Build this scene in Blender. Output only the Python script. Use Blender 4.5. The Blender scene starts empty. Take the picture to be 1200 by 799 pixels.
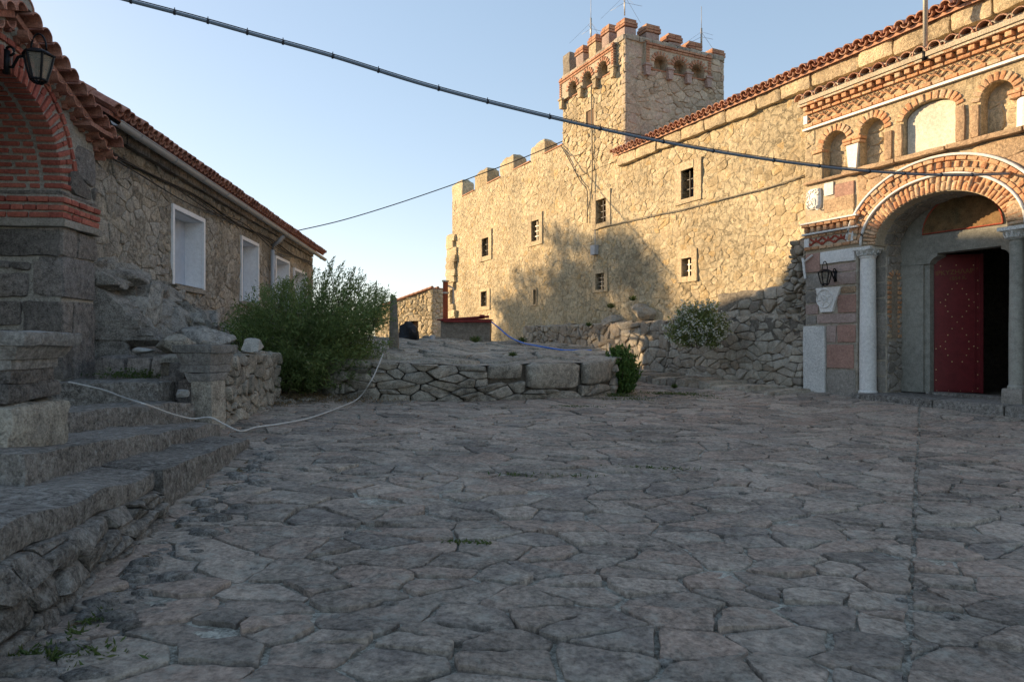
import bpy, math, random
import numpy as np
from mathutils import Vector, Matrix, noise
random.seed(7)
S = bpy.context.scene
COL = S.collection
EYE = 1.5
# ---------------------------------------------------------------- camera, sky, sun, exposure
cd = bpy.data.cameras.new('camera'); cam = bpy.data.objects.new('camera', cd); COL.objects.link(cam)
cam.location = (0, 0, EYE); cam.rotation_euler = (math.radians(90), 0, 0)
cd.sensor_width = 36; cd.lens = 24; cd.clip_start = .05; cd.clip_end = 5000
S.camera = cam
SUN = Vector((-12, 6, 3.36)).normalized()
W = bpy.data.worlds.new('World'); S.world = W; W.use_nodes = True
nt = W.node_tree; bg = nt.nodes['Background']
sky = nt.nodes.new('ShaderNodeTexSky'); sky.sky_type = 'NISHITA'; sky.sun_disc = False
sky.sun_elevation = math.asin(SUN.z); sky.sun_rotation = math.atan2(SUN.x, SUN.y)
sky.altitude = 500; sky.air_density = 1.0; sky.dust_density = .55; sky.ozone_density = 1.2
hs = nt.nodes.new('ShaderNodeHueSaturation'); hs.inputs['Saturation'].default_value = 1.18; ga = nt.nodes.new('ShaderNodeGamma'); ga.inputs[1].default_value = .5
sc_n = nt.nodes.new('ShaderNodeVectorMath'); sc_n.operation = 'MULTIPLY'; sc_n.inputs[1].default_value = (1.27, 1.25, 1.30)
nt.links.new(sky.outputs[0], hs.inputs['Color']); nt.links.new(hs.outputs[0], ga.inputs[0]); nt.links.new(ga.outputs[0], sc_n.inputs[0]); nt.links.new(sc_n.outputs[0], bg.inputs[0]); bg.inputs[1].default_value = .15
sl = bpy.data.lights.new('sun', 'SUN'); sl.energy = 4.3; sl.angle = math.radians(.5); sl.color = (1, .73, .43)
so = bpy.data.objects.new('sun', sl); COL.objects.link(so); so.rotation_euler = SUN.to_track_quat('Z', 'Y').to_euler()
S.view_settings.view_transform = 'Standard'; S.view_settings.look = 'None'
S.view_settings.gamma = 1; S.view_settings.exposure = 1.27

# ---------------------------------------------------------------- helpers
def V(*a): return np.array(a, float)
class Fr:                      # a vertical plane: d runs along it, n points out of it
    def __init__(s, O, d):
        s.O = V(*O); d = V(*d); s.d = d/np.linalg.norm(d); s.n = V(s.d[1], -s.d[0])
    def ray(s, px, w=0):
        A = np.array([[(px-600)/800, 1.], -s.d]).T
        t, u = np.linalg.solve(A, s.O+w*s.n); return u, t
    def q(s, px, py, w=0):
        u, Y = s.ray(px, w); return u, EYE+(400-py)/800*Y
    def P(s, u, w, z):
        p = s.O+u*s.d+w*s.n; return (p[0], p[1], z)
    def pp(s, px, py, w=0): u, z = s.q(px, py, w); return s.P(u, w, z)
MF = Fr((14, 0), (.4813, -1))           # long monastery wall
LF = Fr((-5.3, 0), (-.0875, 1))         # house on the left
def gz(x, y): return EYE-1.41-.0238*x+.0208*y
def G(px, py):
    r = (px-600)/800; Y = 1.41/((py-400)/800-.0238*r+.0208); return (r*Y, Y, gz(r*Y, Y))
def at(px, py, Y): return ((px-600)/800*Y, Y, EYE+(400-py)/800*Y)

WORLD = {}
def wl(p): return WORLD.get(p.name, (0, 0, 0)) if p else (0, 0, 0)
def reg(o, loc, parent=None, label=None, cat=None, group=None, kind=None):
    COL.objects.link(o)
    if parent is not None: o.parent = parent
    pl = wl(parent); o.location = (loc[0]-pl[0], loc[1]-pl[1], loc[2]-pl[2]); WORLD[o.name] = tuple(loc)
    if label: o['label'] = label
    if cat: o['category'] = cat
    if group: o['group'] = group
    if kind: o['kind'] = kind
    return o
def thing(name, loc, label, cat, group=None):
    return reg(bpy.data.objects.new(name, None), loc, None, label, cat, group)
class MB:
    def __init__(s): s.v = []; s.f = []; s.t = []
    def add(s, vs, fs, tint=None):
        b = len(s.v); s.v.extend(vs); s.f.extend([tuple(i+b for i in f) for f in fs])
        s.t.extend([random.random() if tint is None else tint]*len(vs)); return s
    def build(s, name, mat, parent=None, loc=None, smooth=False, sharp=None, **k):
        v = np.array(s.v, float)
        if loc is None:
            loc = ((v[:, 0].min()+v[:, 0].max())/2, (v[:, 1].min()+v[:, 1].max())/2, v[:, 2].min())
        me = bpy.data.meshes.new(name); me.from_pydata((v-np.array(loc)).tolist(), [], s.f)
        a = me.attributes.new('tint', 'FLOAT', 'POINT'); a.data.foreach_set('value', s.t)
        me.materials.append(mat)
        if smooth:
            me.polygons.foreach_set('use_smooth', [True]*len(me.polygons))
            if sharp: me.set_sharp_from_angle(angle=math.radians(sharp))
        o = bpy.data.objects.new(name, me); return reg(o, loc, parent, **k)
BOXF = [(0, 3, 2, 1), (4, 5, 6, 7), (0, 1, 5, 4), (1, 2, 6, 5), (2, 3, 7, 6), (3, 0, 4, 7)]
def boxv(F, u0, u1, w0, w1, z0, z1):
    return [F.P(u0, w0, z0), F.P(u1, w0, z0), F.P(u1, w1, z0), F.P(u0, w1, z0), F.P(u0, w0, z1), F.P(u1, w0, z1), F.P(u1, w1, z1), F.P(u0, w1, z1)]
FLIP = [tuple(reversed(f)) for f in BOXF]
def box(m, F, u0, u1, w0, w1, z0, z1, tint=None):       # u x z = n, so (u, w, z) is left handed
    return m.add(boxv(F, min(u0, u1), max(u0, u1), min(w0, w1), max(w0, w1), min(z0, z1), max(z0, z1)), FLIP, tint)
def prism(m, F, poly, w0, w1, tint=None):               # poly is CCW in (u, z), seen from outside
    n = len(poly); vs = [F.P(u, w0, z) for u, z in poly]+[F.P(u, w1, z) for u, z in poly]
    fs = [tuple(range(n, 2*n)), tuple(reversed(range(n)))]+[(i, (i+1) % n, n+(i+1) % n, n+i) for i in range(n)]
    return m.add(vs, fs, tint)
def tube(m, pts, r, sides=8, tint=.5, cap=True):
    P = [Vector(p) for p in pts]; n = len(P); rr = r if hasattr(r, '__len__') else [r]*n
    vs = []; up = Vector((0, 0, 1)); 
    for i, p in enumerate(P):
        t = (P[min(i+1, n-1)]-P[max(i-1, 0)]).normalized()
        a = t.cross(up if abs(t.z) < .95 else Vector((1, 0, 0))).normalized(); b = a.cross(t)
        for k in range(sides):
            an = 2*math.pi*k/sides; q = p+(a*math.cos(an)+b*math.sin(an))*rr[i]; vs.append(tuple(q))
    fs = [(i*sides+k, (i+1)*sides+k, (i+1)*sides+(k+1) % sides, i*sides+(k+1) % sides) for i in range(n-1) for k in range(sides)]
    if cap: fs += [tuple(range(sides)), tuple(reversed(range((n-1)*sides, n*sides)))]
    return m.add(vs, fs, tint)
def lathe(m, c, prof, sides=20, tint=.5, sq=None):      # prof: (radius, z) bottom to top
    vs = []; n = len(prof)
    for r, z in prof:
        for k in range(sides):
            a = 2*math.pi*k/sides; vs.append((c[0]+r*math.cos(a), c[1]+r*math.sin(a), c[2]+z))
    fs = [(i*sides+k, i*sides+(k+1) % sides, (i+1)*sides+(k+1) % sides, (i+1)*sides+k) for i in range(n-1) for k in range(sides)]
    fs += [tuple(reversed(range(sides))), tuple(range((n-1)*sides, n*sides))]
    return m.add(vs, fs, tint)
def nz(p, s, o=0): return noise.noise(Vector((p[0]*s+o, p[1]*s-o, p[2]*s+2*o)))
def rough(m, c8, n=(6, 4, 4), amp=.02, sc=3., rnd=.08, seed=0, tint=None, amp2=None):
    """weathered block: c8 = corners in box order (bottom four, top four); edges rounded, faces displaced by noise"""
    c = [Vector(p) for p in c8]; key = {}; vs = []; fs = []
    L = [(c[1]-c[0]).length, (c[3]-c[0]).length, (c[4]-c[0]).length]
    rd = [min(.45, rnd/max(l, 1e-3)) for l in L]
    def vert(a, b, g):
        k = (round(a*n[0]), round(b*n[1]), round(g*n[2]))
        if k in key: return key[k]
        q = [a, b, g]; inn = [min(max(q[i], rd[i]), 1-rd[i]) for i in range(3)]
        dv = [(q[i]-inn[i])/rd[i] for i in range(3)]; l = math.sqrt(sum(x*x for x in dv)); mx = max(abs(x) for x in dv)
        if l > 0: q = [inn[i]+dv[i]/l*mx*rd[i] for i in range(3)]
        a, b, g = q
        p = ((c[0]*(1-a)+c[1]*a)*(1-b)+(c[3]*(1-a)+c[2]*a)*b)*(1-g)+((c[4]*(1-a)+c[5]*a)*(1-b)+(c[7]*(1-a)+c[6]*a)*b)*g
        d = Vector((nz(p, sc, seed), nz(p, sc, seed+9.1), nz(p, sc, seed+17.3)))*amp
        d += Vector((nz(p, sc*3.1, seed), nz(p, sc*3.1, seed+5), nz(p, sc*3.1, seed+7)))*(amp*.45 if amp2 is None else amp2)
        key[k] = len(vs); vs.append(tuple(p+d)); return key[k]
    def face(fix, val, i, j):
        for a in range(n[i]):
            for b in range(n[j]):
                q = []
                for da, db in ((0, 0), (1, 0), (1, 1), (0, 1)):
                    co = [0, 0, 0]; co[fix] = val; co[i] = (a+da)/n[i]; co[j] = (b+db)/n[j]; q.append(vert(*co))
                if (val == 0) == ((fix, i, j) in ((0, 1, 2), (1, 2, 0), (2, 0, 1))): q.reverse()
                fs.append(tuple(q))
    for fix, i, j in ((0, 1, 2), (1, 2, 0), (2, 0, 1)):
        face(fix, 0, i, j); face(fix, 1, i, j)
    # handedness of the corner frame
    if (c[1]-c[0]).cross(c[3]-c[0]).dot(c[4]-c[0]) < 0: fs = [tuple(reversed(f)) for f in fs]
    return m.add(vs, fs, tint)
def rbox(m, F, u0, u1, w0, w1, z0, z1, **k):
    return rough(m, boxv(F, u0, u1, w0, w1, z0, z1), **k)
def boulder(m, c, r, seed, cuts=5, tint=None, n=3, flat=.35):
    """faceted natural rock: a subdivided sphere cut by random planes, then roughened"""
    rnd = random.Random(seed); pl = []
    for k in range(7+cuts):
        d = Vector((rnd.gauss(0, 1), rnd.gauss(0, 1), rnd.gauss(0, 1))).normalized(); pl.append((d, rnd.uniform(.50, .86)))
    N = 14; vs = []; fs = []; key = {}
    def vert(p):
        k = tuple(round(x*N) for x in p)
        if k in key: return key[k]
        q = Vector(p).normalized()
        for d, h in pl:
            x = q.dot(d)
            if x > h: q = q*(h/x) if rnd.random() < 2 else q
        w = Vector((q.x*r[0], q.y*r[1], q.z*r[2]))+Vector(c); 
        a = min(r)*.10; w += Vector((nz(w, 2.3, seed), nz(w, 2.3, seed+3), nz(w, 2.3, seed+6)))*a*1.2-q*(abs(nz(w, 3.2, seed+2))**.7*a*2.6+abs(nz(w, 8, seed+4))*a*1.1)+q*a*.6
        key[k] = len(vs); vs.append(tuple(w)); return key[k]
    for ax in range(3):
        for sgn in (-1, 1):
            for a in range(N):
                for b in range(N):
                    q = []
                    for da, db in ((0, 0), (1, 0), (1, 1), (0, 1)):
                        co = [0, 0, 0]; co[ax] = sgn; co[(ax+1) % 3] = 2*(a+da)/N-1; co[(ax+2) % 3] = 2*(b+db)/N-1; q.append(vert(co))
                    fs.append(tuple(q if sgn > 0 else reversed(q)))
    return m.add(vs, fs, tint)
# ---- irregular stone cells (Voronoi by half-plane clipping)
def clip(poly, px, pz, nx, nz_):
    out = []; n = len(poly)
    for i in range(n):
        a = poly[i]; b = poly[(i+1) % n]
        da = (a[0]-px)*nx+(a[1]-pz)*nz_; db = (b[0]-px)*nx+(b[1]-pz)*nz_
        if da <= 0: out.append(a)
        if (da < 0 < db) or (db < 0 < da):
            t = da/(da-db); out.append((a[0]+(b[0]-a[0])*t, a[1]+(b[1]-a[1])*t))
    return out
def area(p): return .5*sum(p[i][0]*p[(i+1) % len(p)][1]-p[(i+1) % len(p)][0]*p[i][1] for i in range(len(p)))
def cen(p): return (sum(a[0] for a in p)/len(p), sum(a[1] for a in p)/len(p))
def cells(u0, u1, z0, z1, sp, asp, seed, holes=(), jit=.42, small=.25, big=.14, inside=None, clips=()):
    r = random.Random(seed); seeds = []; sx = sp*asp; nrow = max(1, round((z1-z0)/sp)); dz = (z1-z0)/nrow
    for j in range(nrow):
        nc = max(1, round((u1-u0)/sx)); du = (u1-u0)/nc; off = r.random()
        for i in range(-1, nc+1):
            u = u0+(i+off+r.uniform(-jit, jit))*du; z = z0+(j+.5+r.uniform(-jit, jit))*dz
            x = r.random()
            if x < big: continue
            if inside and not inside(u, z): continue
            seeds.append((u/asp, z))
            if x > 1-small: seeds.append((u/asp+r.uniform(-.5, .5)*sp, z+r.choice((-1, 1))*sp*r.uniform(.25, .5)))
    g = {}; h = sp*1.5
    for i, (x, y) in enumerate(seeds): g.setdefault((int(x//h), int(y//h)), []).append(i)
    out = []
    for i, (x, y) in enumerate(seeds):
        cx, cy = int(x//h), int(y//h)
        nb = [j for a in (-2, -1, 0, 1, 2) for b in (-2, -1, 0, 1, 2) for j in g.get((cx+a, cy+b), ()) if j != i]
        nb.sort(key=lambda j: (seeds[j][0]-x)**2+(seeds[j][1]-y)**2)
        R = sp*1.9; p = [(x-R, y-R), (x+R, y-R), (x+R, y+R), (x-R, y+R)]
        for j in nb[:22]:
            a, b = seeds[j]; p = clip(p, (a+x)/2, (b+y)/2, a-x, b-y)
            if len(p) < 3: break
        if len(p) < 3: continue
        p = [(a*asp, b) for a, b in p]
        for q in ((u0, 0, -1, 0), (u1, 0, 1, 0), (0, z0, 0, -1), (0, z1, 0, 1))+tuple(clips):
            p = clip(p, *q)
            if len(p) < 3: break
        if len(p) < 3: continue
        ok = True
        for (a0, a1, b0, b1) in holes:
            us = [a for a, b in p]; zs = [b for a, b in p]
            if max(us) < a0 or min(us) > a1 or max(zs) < b0 or min(zs) > b1: continue
            c = cen(p)
            if a0 <= c[0] <= a1 and b0 <= c[1] <= b1: ok = False; break
            dd = [(a0-c[0], (a0, 0, 1, 0)), (c[0]-a1, (a1, 0, -1, 0)), (b0-c[1], (0, b0, 0, 1)), (c[1]-b1, (0, b1, 0, -1))]
            p = clip(p, *max(dd)[1])
            if len(p) < 3: ok = False; break
        if ok and area(p) > sp*sp*asp*.06: out.append(p)
    return out
def chaikin(p, k=.25):
    o = []
    for i in range(len(p)):
        a = p[i]; b = p[(i+1) % len(p)]
        o.append((a[0]+(b[0]-a[0])*k, a[1]+(b[1]-a[1])*k)); o.append((b[0]-(b[0]-a[0])*k, b[1]-(b[1]-a[1])*k))
    return o
def stone(m, poly, to, h=.03, joint=.02, jag=.0, flat=False, dense=False, deep=.03, rnd=None, tint=None, cut=.16):
    A = abs(area(poly)); R = math.sqrt(A/math.pi); k = max(.5, 1-joint/R); c = cen(poly); r = rnd or random
    p = [q for i, q in enumerate(poly) if math.dist(q, poly[i-1]) > R*.12]
    if len(p) < 3: return
    if dense:
        q = []
        for i in range(len(p)):
            a = p[i]; b = p[(i+1) % len(p)]; n = max(1, int(math.dist(a, b)/(R*.42)))
            for j in range(n):
                t = j/n; x = a[0]+(b[0]-a[0])*t; y = a[1]+(b[1]-a[1])*t
                if j: x += r.uniform(-1, 1)*jag; y += r.uniform(-1, 1)*jag
                q.append((x, y))
        p = chaikin(q, .09)
    else: p = chaikin([(x+r.uniform(-1, 1)*R*.07, y+r.uniform(-1, 1)*R*.07) for x, y in p], cut)
    p = [(c[0]+(x-c[0])*k, c[1]+(y-c[1])*k) for x, y in p]; n = len(p)
    hh = h*r.uniform(.5, 1.3); ta = r.uniform(-1, 1)*h*.5/R; tb = r.uniform(-1, 1)*h*.5/R
    def W_(x, y, base, am): return base+(ta*(x-c[0])+tb*(y-c[1]))+r.uniform(-1, 1)*am
    vs = [to(x, y, -deep) for x, y in p]
    rings = [(1, .35, .10), (.94, .9, .08), (.72, 1.05, .14)] if not flat else [(1, .80, .05), (.975, .98, .04), (.8, 1., .05), (.45, 1.02, .06)]
    for s_, b_, am in rings: vs += [to(c[0]+(x-c[0])*s_, c[1]+(y-c[1])*s_, W_(x, y, hh*b_, h*am)) for x, y in p]
    vs.append(to(c[0], c[1], hh*(1.0 if flat else 1.1)))
    R_ = len(rings); fs = [(g*n+i, g*n+(i+1) % n, (g+1)*n+(i+1) % n, (g+1)*n+i) for g in range(R_) for i in range(n)]
    fs += [(R_*n+i, R_*n+(i+1) % n, len(vs)-1) for i in range(n)]
    m.add(vs, fs, tint)
def masonry(parent, cs, to, mat, name='stone', maxn=300, minpx=9, stuffname=None, **k):
    """cells -> the largest in the picture as objects, the rest as one part"""
    info = []
    for p in cs:
        c = cen(p); q = to(c[0], c[1], 0)
        Y = max(q[1], .3) if abs(q[0]/max(q[1], .3)) < .80 else 999
        info.append((math.sqrt(abs(area(p)))*800/Y, p))
    info.sort(key=lambda t: -t[0]); rest = MB(); n = 0
    for s, p in info:
        m = MB() if (n < maxn and s > minpx) else rest
        stone(m, p, to, **k)
        if m is not rest and m.v: m.build(name, mat, parent, smooth=True, sharp=50); n += 1
    if rest.v: rest.build(stuffname or (name+'work'), mat, parent, smooth=True, sharp=50, kind='stuff')
def arcade(m, F, u0, u1, z0, z1, wf, wb, holes, N=14, tint=.5):
    """a wall slab with arched openings; holes = (ua, ub, zbottom, zspring, rise)"""
    def quad(a, b, c, d): m.add([F.P(*a), F.P(*b), F.P(*c), F.P(*d)], [(0, 1, 2, 3)], tint)
    def rect(a, b, c, d):
        if b-a > 1e-4 and d-c > 1e-4:
            quad((a, wf, c), (b, wf, c), (b, wf, d), (a, wf, d)); quad((b, wb, c), (a, wb, c), (a, wb, d), (b, wb, d))
    x = u0
    for ua, ub, zb, zs, rise in sorted(holes):
        rect(x, ua, z0, z1); rect(ua, ub, z0, zb)
        uc = (ua+ub)/2; r = (ub-ua)/2
        pts = [(uc-r*math.cos(math.pi*i/N), zs+rise*math.sin(math.pi*i/N)) for i in range(N+1)]
        for (a, za), (b, zb_) in zip(pts, pts[1:]):
            quad((a, wf, za), (b, wf, zb_), (b, wf, z1), (a, wf, z1)); quad((b, wb, zb_), (a, wb, za), (a, wb, z1), (b, wb, z1))
            quad((a, wf, za), (a, wb, za), (b, wb, zb_), (b, wf, zb_))
        if zs > zb: quad((ua, wf, zb), (ua, wb, zb), (ua, wb, zs), (ua, wf, zs)); quad((ub, wf, zs), (ub, wb, zs), (ub, wb, zb), (ub, wf, zb))
        if zb > z0: quad((ua, wf, zb), (ub, wf, zb), (ub, wb, zb), (ua, wb, zb))
        x = ub
    rect(x, u1, z0, z1)
    quad((u0, wf, z1), (u1, wf, z1), (u1, wb, z1), (u0, wb, z1))
    xs_ = [u0]+[h for q in sorted(holes) for h in q[:2]]+[u1]
    for a, b in zip(xs_[::2], xs_[1::2]): quad((a, wb, z0), (b, wb, z0), (b, wf, z0), (a, wf, z0))
    quad((u0, wb, z0), (u0, wf, z0), (u0, wf, z1), (u0, wb, z1)); quad((u1, wf, z0), (u1, wb, z0), (u1, wb, z1), (u1, wf, z1))
    return m
# ---- materials
def newmat(name):
    m = bpy.data.materials.new(name); m.use_nodes = True; return m, m.node_tree, m.node_tree.nodes['Principled BSDF']
def N(t, k, **a):
    n = t.nodes.new(k)
    for x, y in a.items(): setattr(n, x, y)
    return n
def stone_mat(name, cols, rough_=.9, sc=4., mot=.45, bump=.35, grain=55., lichen=None, lsc=7, lichen_amt=.6, streak=None, bdist=.03, crack=0.):
    m, t, b = newmat(name); L = t.links.new
    geo = N(t, 'ShaderNodeNewGeometry'); at_ = N(t, 'ShaderNodeAttribute', attribute_name='tint'); oi = N(t, 'ShaderNodeObjectInfo')
    add = N(t, 'ShaderNodeMath', operation='ADD'); fr = N(t, 'ShaderNodeMath', operation='FRACT')
    L(at_.outputs['Fac'], add.inputs[0]); L(oi.outputs['Random'], add.inputs[1]); L(add.outputs[0], fr.inputs[0])
    n1 = N(t, 'ShaderNodeTexNoise'); n1.inputs['Scale'].default_value = sc; n1.inputs['Detail'].default_value = 6; n1.inputs['Roughness'].default_value = .65
    L(geo.outputs['Position'], n1.inputs['Vector'])
    mx = N(t, 'ShaderNodeMath', operation='MULTIPLY_ADD'); mx.inputs[1].default_value = .7; L(n1.outputs[0], mx.inputs[0])
    sb = N(t, 'ShaderNodeMath', operation='SUBTRACT'); L(fr.outputs[0], sb.inputs[0]); sb.inputs[1].default_value = .35; L(sb.outputs[0], mx.inputs[2])
    rp = N(t, 'ShaderNodeValToRGB'); el = rp.color_ramp.elements
    while len(el) < len(cols): el.new(.5)
    for i, c in enumerate(cols): el[i].position = i/(len(cols)-1) if len(cols) > 1 else 0; el[i].color = (*c, 1)
    L(mx.outputs[0], rp.inputs[0])
    n2 = N(t, 'ShaderNodeTexNoise'); n2.inputs['Scale'].default_value = grain; n2.inputs['Detail'].default_value = 5; n2.inputs['Roughness'].default_value = .7
    L(geo.outputs['Position'], n2.inputs['Vector'])
    n3 = N(t, 'ShaderNodeTexNoise'); n3.inputs['Scale'].default_value = sc*3.3; n3.inputs['Detail'].default_value = 8; n3.inputs['Roughness'].default_value = .7
    L(geo.outputs['Position'], n3.inputs['Vector'])
    a2 = N(t, 'ShaderNodeMath', operation='ADD'); L(n2.outputs[0], a2.inputs[0]); L(n3.outputs[0], a2.inputs[1])
    mr = N(t, 'ShaderNodeMapRange'); mr.inputs['From Min'].default_value = .78; mr.inputs['From Max'].default_value = 1.22
    mot = min(.8, mot*1.35); mr.inputs['To Min'].default_value = 1-mot; mr.inputs['To Max'].default_value = 1+mot
    n5 = N(t, 'ShaderNodeTexNoise'); n5.inputs['Scale'].default_value = max(.35, sc*.22); n5.inputs['Detail'].default_value = 4; L(geo.outputs['Position'], n5.inputs['Vector'])
    a5 = N(t, 'ShaderNodeMath', operation='MULTIPLY_ADD'); a5.inputs[1].default_value = .5; L(n5.outputs[0], a5.inputs[0]); L(a2.outputs[0], a5.inputs[2])
    a6 = N(t, 'ShaderNodeMath', operation='SUBTRACT'); a6.inputs[1].default_value = .25; L(a5.outputs[0], a6.inputs[0]); L(a6.outputs[0], mr.inputs[0])
    mul = N(t, 'ShaderNodeMixRGB', blend_type='MULTIPLY'); mul.inputs[0].default_value = 1
    L(rp.outputs[0], mul.inputs[1]); L(mr.outputs[0], mul.inputs[2]); out = mul.outputs[0]
    if lichen:
        n4 = N(t, 'ShaderNodeTexNoise'); n4.inputs['Scale'].default_value = lsc; n4.inputs['Detail'].default_value = 9; n4.inputs['Roughness'].default_value = .75
        vm = N(t, 'ShaderNodeVectorMath', operation='ADD'); vm.inputs[1].default_value = (31, 7, 3); L(geo.outputs['Position'], vm.inputs[0]); L(vm.outputs[0], n4.inputs['Vector'])
        mr4 = N(t, 'ShaderNodeMapRange'); mr4.inputs['From Min'].default_value = 1-lichen_amt-.02; mr4.inputs['From Max'].default_value = 1-lichen_amt+.12; L(n4.outputs[0], mr4.inputs[0])
        mm = N(t, 'ShaderNodeMath', operation='MULTIPLY'); mm.inputs[1].default_value = .75; L(mr4.outputs[0], mm.inputs[0])
        mi = N(t, 'ShaderNodeMixRGB'); L(mm.outputs[0], mi.inputs[0]); L(out, mi.inputs[1]); mi.inputs[2].default_value = (*lichen, 1); out = mi.outputs[0]
    L(out, b.inputs['Base Color']); b.inputs['Roughness'].default_value = rough_; b.inputs['Specular IOR Level'].default_value = .25
    bp = N(t, 'ShaderNodeBump'); bp.inputs['Strength'].default_value = bump; bp.inputs['Distance'].default_value = bdist
    bb = N(t, 'ShaderNodeMath', operation='MULTIPLY_ADD'); bb.inputs[1].default_value = .55; L(n2.outputs[0], bb.inputs[0]); L(n3.outputs[0], bb.inputs[2])
    hgt = bb.outputs[0]
    if crack:
        vo = N(t, 'ShaderNodeTexVoronoi', feature='DISTANCE_TO_EDGE'); vo.inputs['Scale'].default_value = sc*1.3; 
        wv = N(t, 'ShaderNodeVectorMath', operation='MULTIPLY_ADD'); wv.inputs[1].default_value = (.25,)*3
        L(n3.outputs[1], wv.inputs[0]); L(geo.outputs['Position'], wv.inputs[2]); L(wv.outputs[0], vo.inputs['Vector'])
        mc = N(t, 'ShaderNodeMapRange'); mc.inputs['From Max'].default_value = .05; mc.inputs['To Min'].default_value = -crack; mc.inputs['To Max'].default_value = 0; L(vo.outputs[0], mc.inputs[0])
        ac = N(t, 'ShaderNodeMath', operation='ADD'); L(hgt, ac.inputs[0]); L(mc.outputs[0], ac.inputs[1]); hgt = ac.outputs[0]
    L(hgt, bp.inputs['Height']); L(bp.outputs[0], b.inputs['Normal'])
    return m
def plain(name, c, r=.6, metal=0, var=.15, sc=12, bump=.1):
    return_m = stone_mat(name, [tuple(x*(1-var) for x in c), tuple(x*(1+var) for x in c)], rough_=r, sc=sc, mot=var, bump=bump, bdist=.01)
    return_m.node_tree.nodes['Principled BSDF'].inputs['Metallic'].default_value = metal
    return return_m
M = {}
M['wall'] = stone_mat('warm_rubble', [(.38, .30, .18), (.50, .395, .24), (.56, .46, .30), (.45, .355, .22), (.60, .51, .345), (.52, .375, .19)], mot=.34, sc=3.2, bump=.9, bdist=.05, lichen=(.36, .33, .27), lichen_amt=.42)
M['wallmortar'] = stone_mat('warm_mortar', [(.45, .365, .225), (.53, .44, .285), (.58, .49, .33)], mot=.3, sc=3.2, bump=1., bdist=.06, crack=.5)
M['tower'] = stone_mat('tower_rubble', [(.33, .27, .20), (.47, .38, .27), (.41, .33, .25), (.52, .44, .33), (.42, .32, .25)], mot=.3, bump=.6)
M['towermortar'] = stone_mat('tower_mortar', [(.38, .32, .24), (.47, .40, .30)], mot=.25, bump=.8)
M['terrace'] = stone_mat('grey_rubble', [(.22, .19, .155), (.33, .29, .23), (.40, .355, .285), (.29, .235, .175), (.36, .325, .27)], mot=.3, bump=.7, lichen=(.45, .43, .38), lichen_amt=.44)
M['dark'] = stone_mat('dark_joint', [(.14, .12, .095), (.24, .21, .165)], mot=.4, bump=1., bdist=.05)
M['flag'] = stone_mat('flagstone', [(.19, .165, .14), (.30, .25, .205), (.36, .275, .22), (.24, .21, .175), (.40, .33, .27), (.33, .285, .235), (.22, .19, .165)], mot=.36, sc=5., bump=1., bdist=.03, lichen=(.40, .385, .33), lichen_amt=.45, lsc=6, grain=36)
M['flagjoint'] = stone_mat('paving_mortar', [(.28, .27, .225), (.38, .365, .31), (.44, .42, .36)], mot=.5, sc=5, bump=1., bdist=.03, lichen=(.12, .10, .065), lichen_amt=.50)
M['left'] = stone_mat('house_rubble', [(.29, .26, .22), (.39, .35, .295), (.45, .405, .34), (.36, .335, .30), (.47, .40, .31)], mot=.42, bump=1., bdist=.05, lichen=(.33, .29, .22), lichen_amt=.42)
M['leftmortar'] = stone_mat('house_mortar', [(.38, .33, .26), (.48, .42, .335), (.35, .31, .255)], mot=.4, sc=6, bump=1., bdist=.05, crack=.6)
M['ashlar'] = stone_mat('dark_ashlar', [(.17, .155, .14), (.27, .24, .215), (.22, .205, .195), (.34, .29, .25)], mot=.45, bump=1., bdist=.05, lichen=(.26, .24, .21), lichen_amt=.40)
M['step'] = stone_mat('step_stone', [(.17, .155, .135), (.27, .245, .215)], mot=.5, bump=1., bdist=.05, sc=5, lichen=(.50, .48, .44), lichen_amt=.48, lsc=15)
M['rock'] = stone_mat('boulder_rock', [(.34, .315, .28), (.48, .45, .40), (.40, .38, .345)], mot=.45, sc=2.5, bump=1., bdist=.09, lichen=(.46, .44, .40), lichen_amt=.45)
M['pale'] = stone_mat('pale_rock', [(.33, .32, .30), (.42, .41, .38)], mot=.25, bump=.8)
M['platform'] = stone_mat('platform_stone', [(.24, .22, .185), (.35, .315, .26), (.29, .265, .22), (.39, .345, .28)], mot=.45, sc=3, bump=.9, bdist=.04, lichen=(.33, .31, .27), lichen_amt=.44)
M['carve'] = stone_mat('carved_grey_marble', [(.20, .19, .175), (.28, .265, .245)], mot=.35, sc=6, bump=.6, lichen=(.14, .12, .10), lichen_amt=.45)
M['brick'] = stone_mat('brick', [(.33, .16, .10), (.42, .22, .135), (.47, .28, .18), (.38, .18, .11)], mot=.25, sc=9, bump=.5)
M['gbrick'] = stone_mat('gate_brick', [(.44, .21, .11), (.55, .30, .16), (.58, .38, .23), (.50, .25, .13), (.52, .40, .27)], mot=.3, sc=9, bump=.5)
M['lbrick'] = stone_mat('dark_brick', [(.27, .075, .055), (.35, .105, .075), (.40, .14, .10), (.30, .085, .065)], mot=.28, sc=9, bump=.5)
M['lmortar'] = stone_mat('grey_brick_mortar', [(.30, .28, .25), (.40, .375, .33)], mot=.3, sc=9, bump=.8)
M['gmortar'] = stone_mat('pale_brick_mortar', [(.48, .40, .29), (.58, .50, .38)], mot=.2, sc=9, bump=.8)
M['tan'] = stone_mat('tan_stone', [(.42, .335, .22), (.54, .44, .29), (.48, .38, .24)], mot=.38, sc=4, bump=.9, bdist=.04)
M['buff'] = stone_mat('brown_stone', [(.38, .26, .165), (.46, .33, .21)], mot=.35, sc=6, bump=.7)
M['pink'] = stone_mat('pink_stone', [(.34, .255, .22), (.40, .30, .26)], mot=.25, sc=6, bump=.5)
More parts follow.
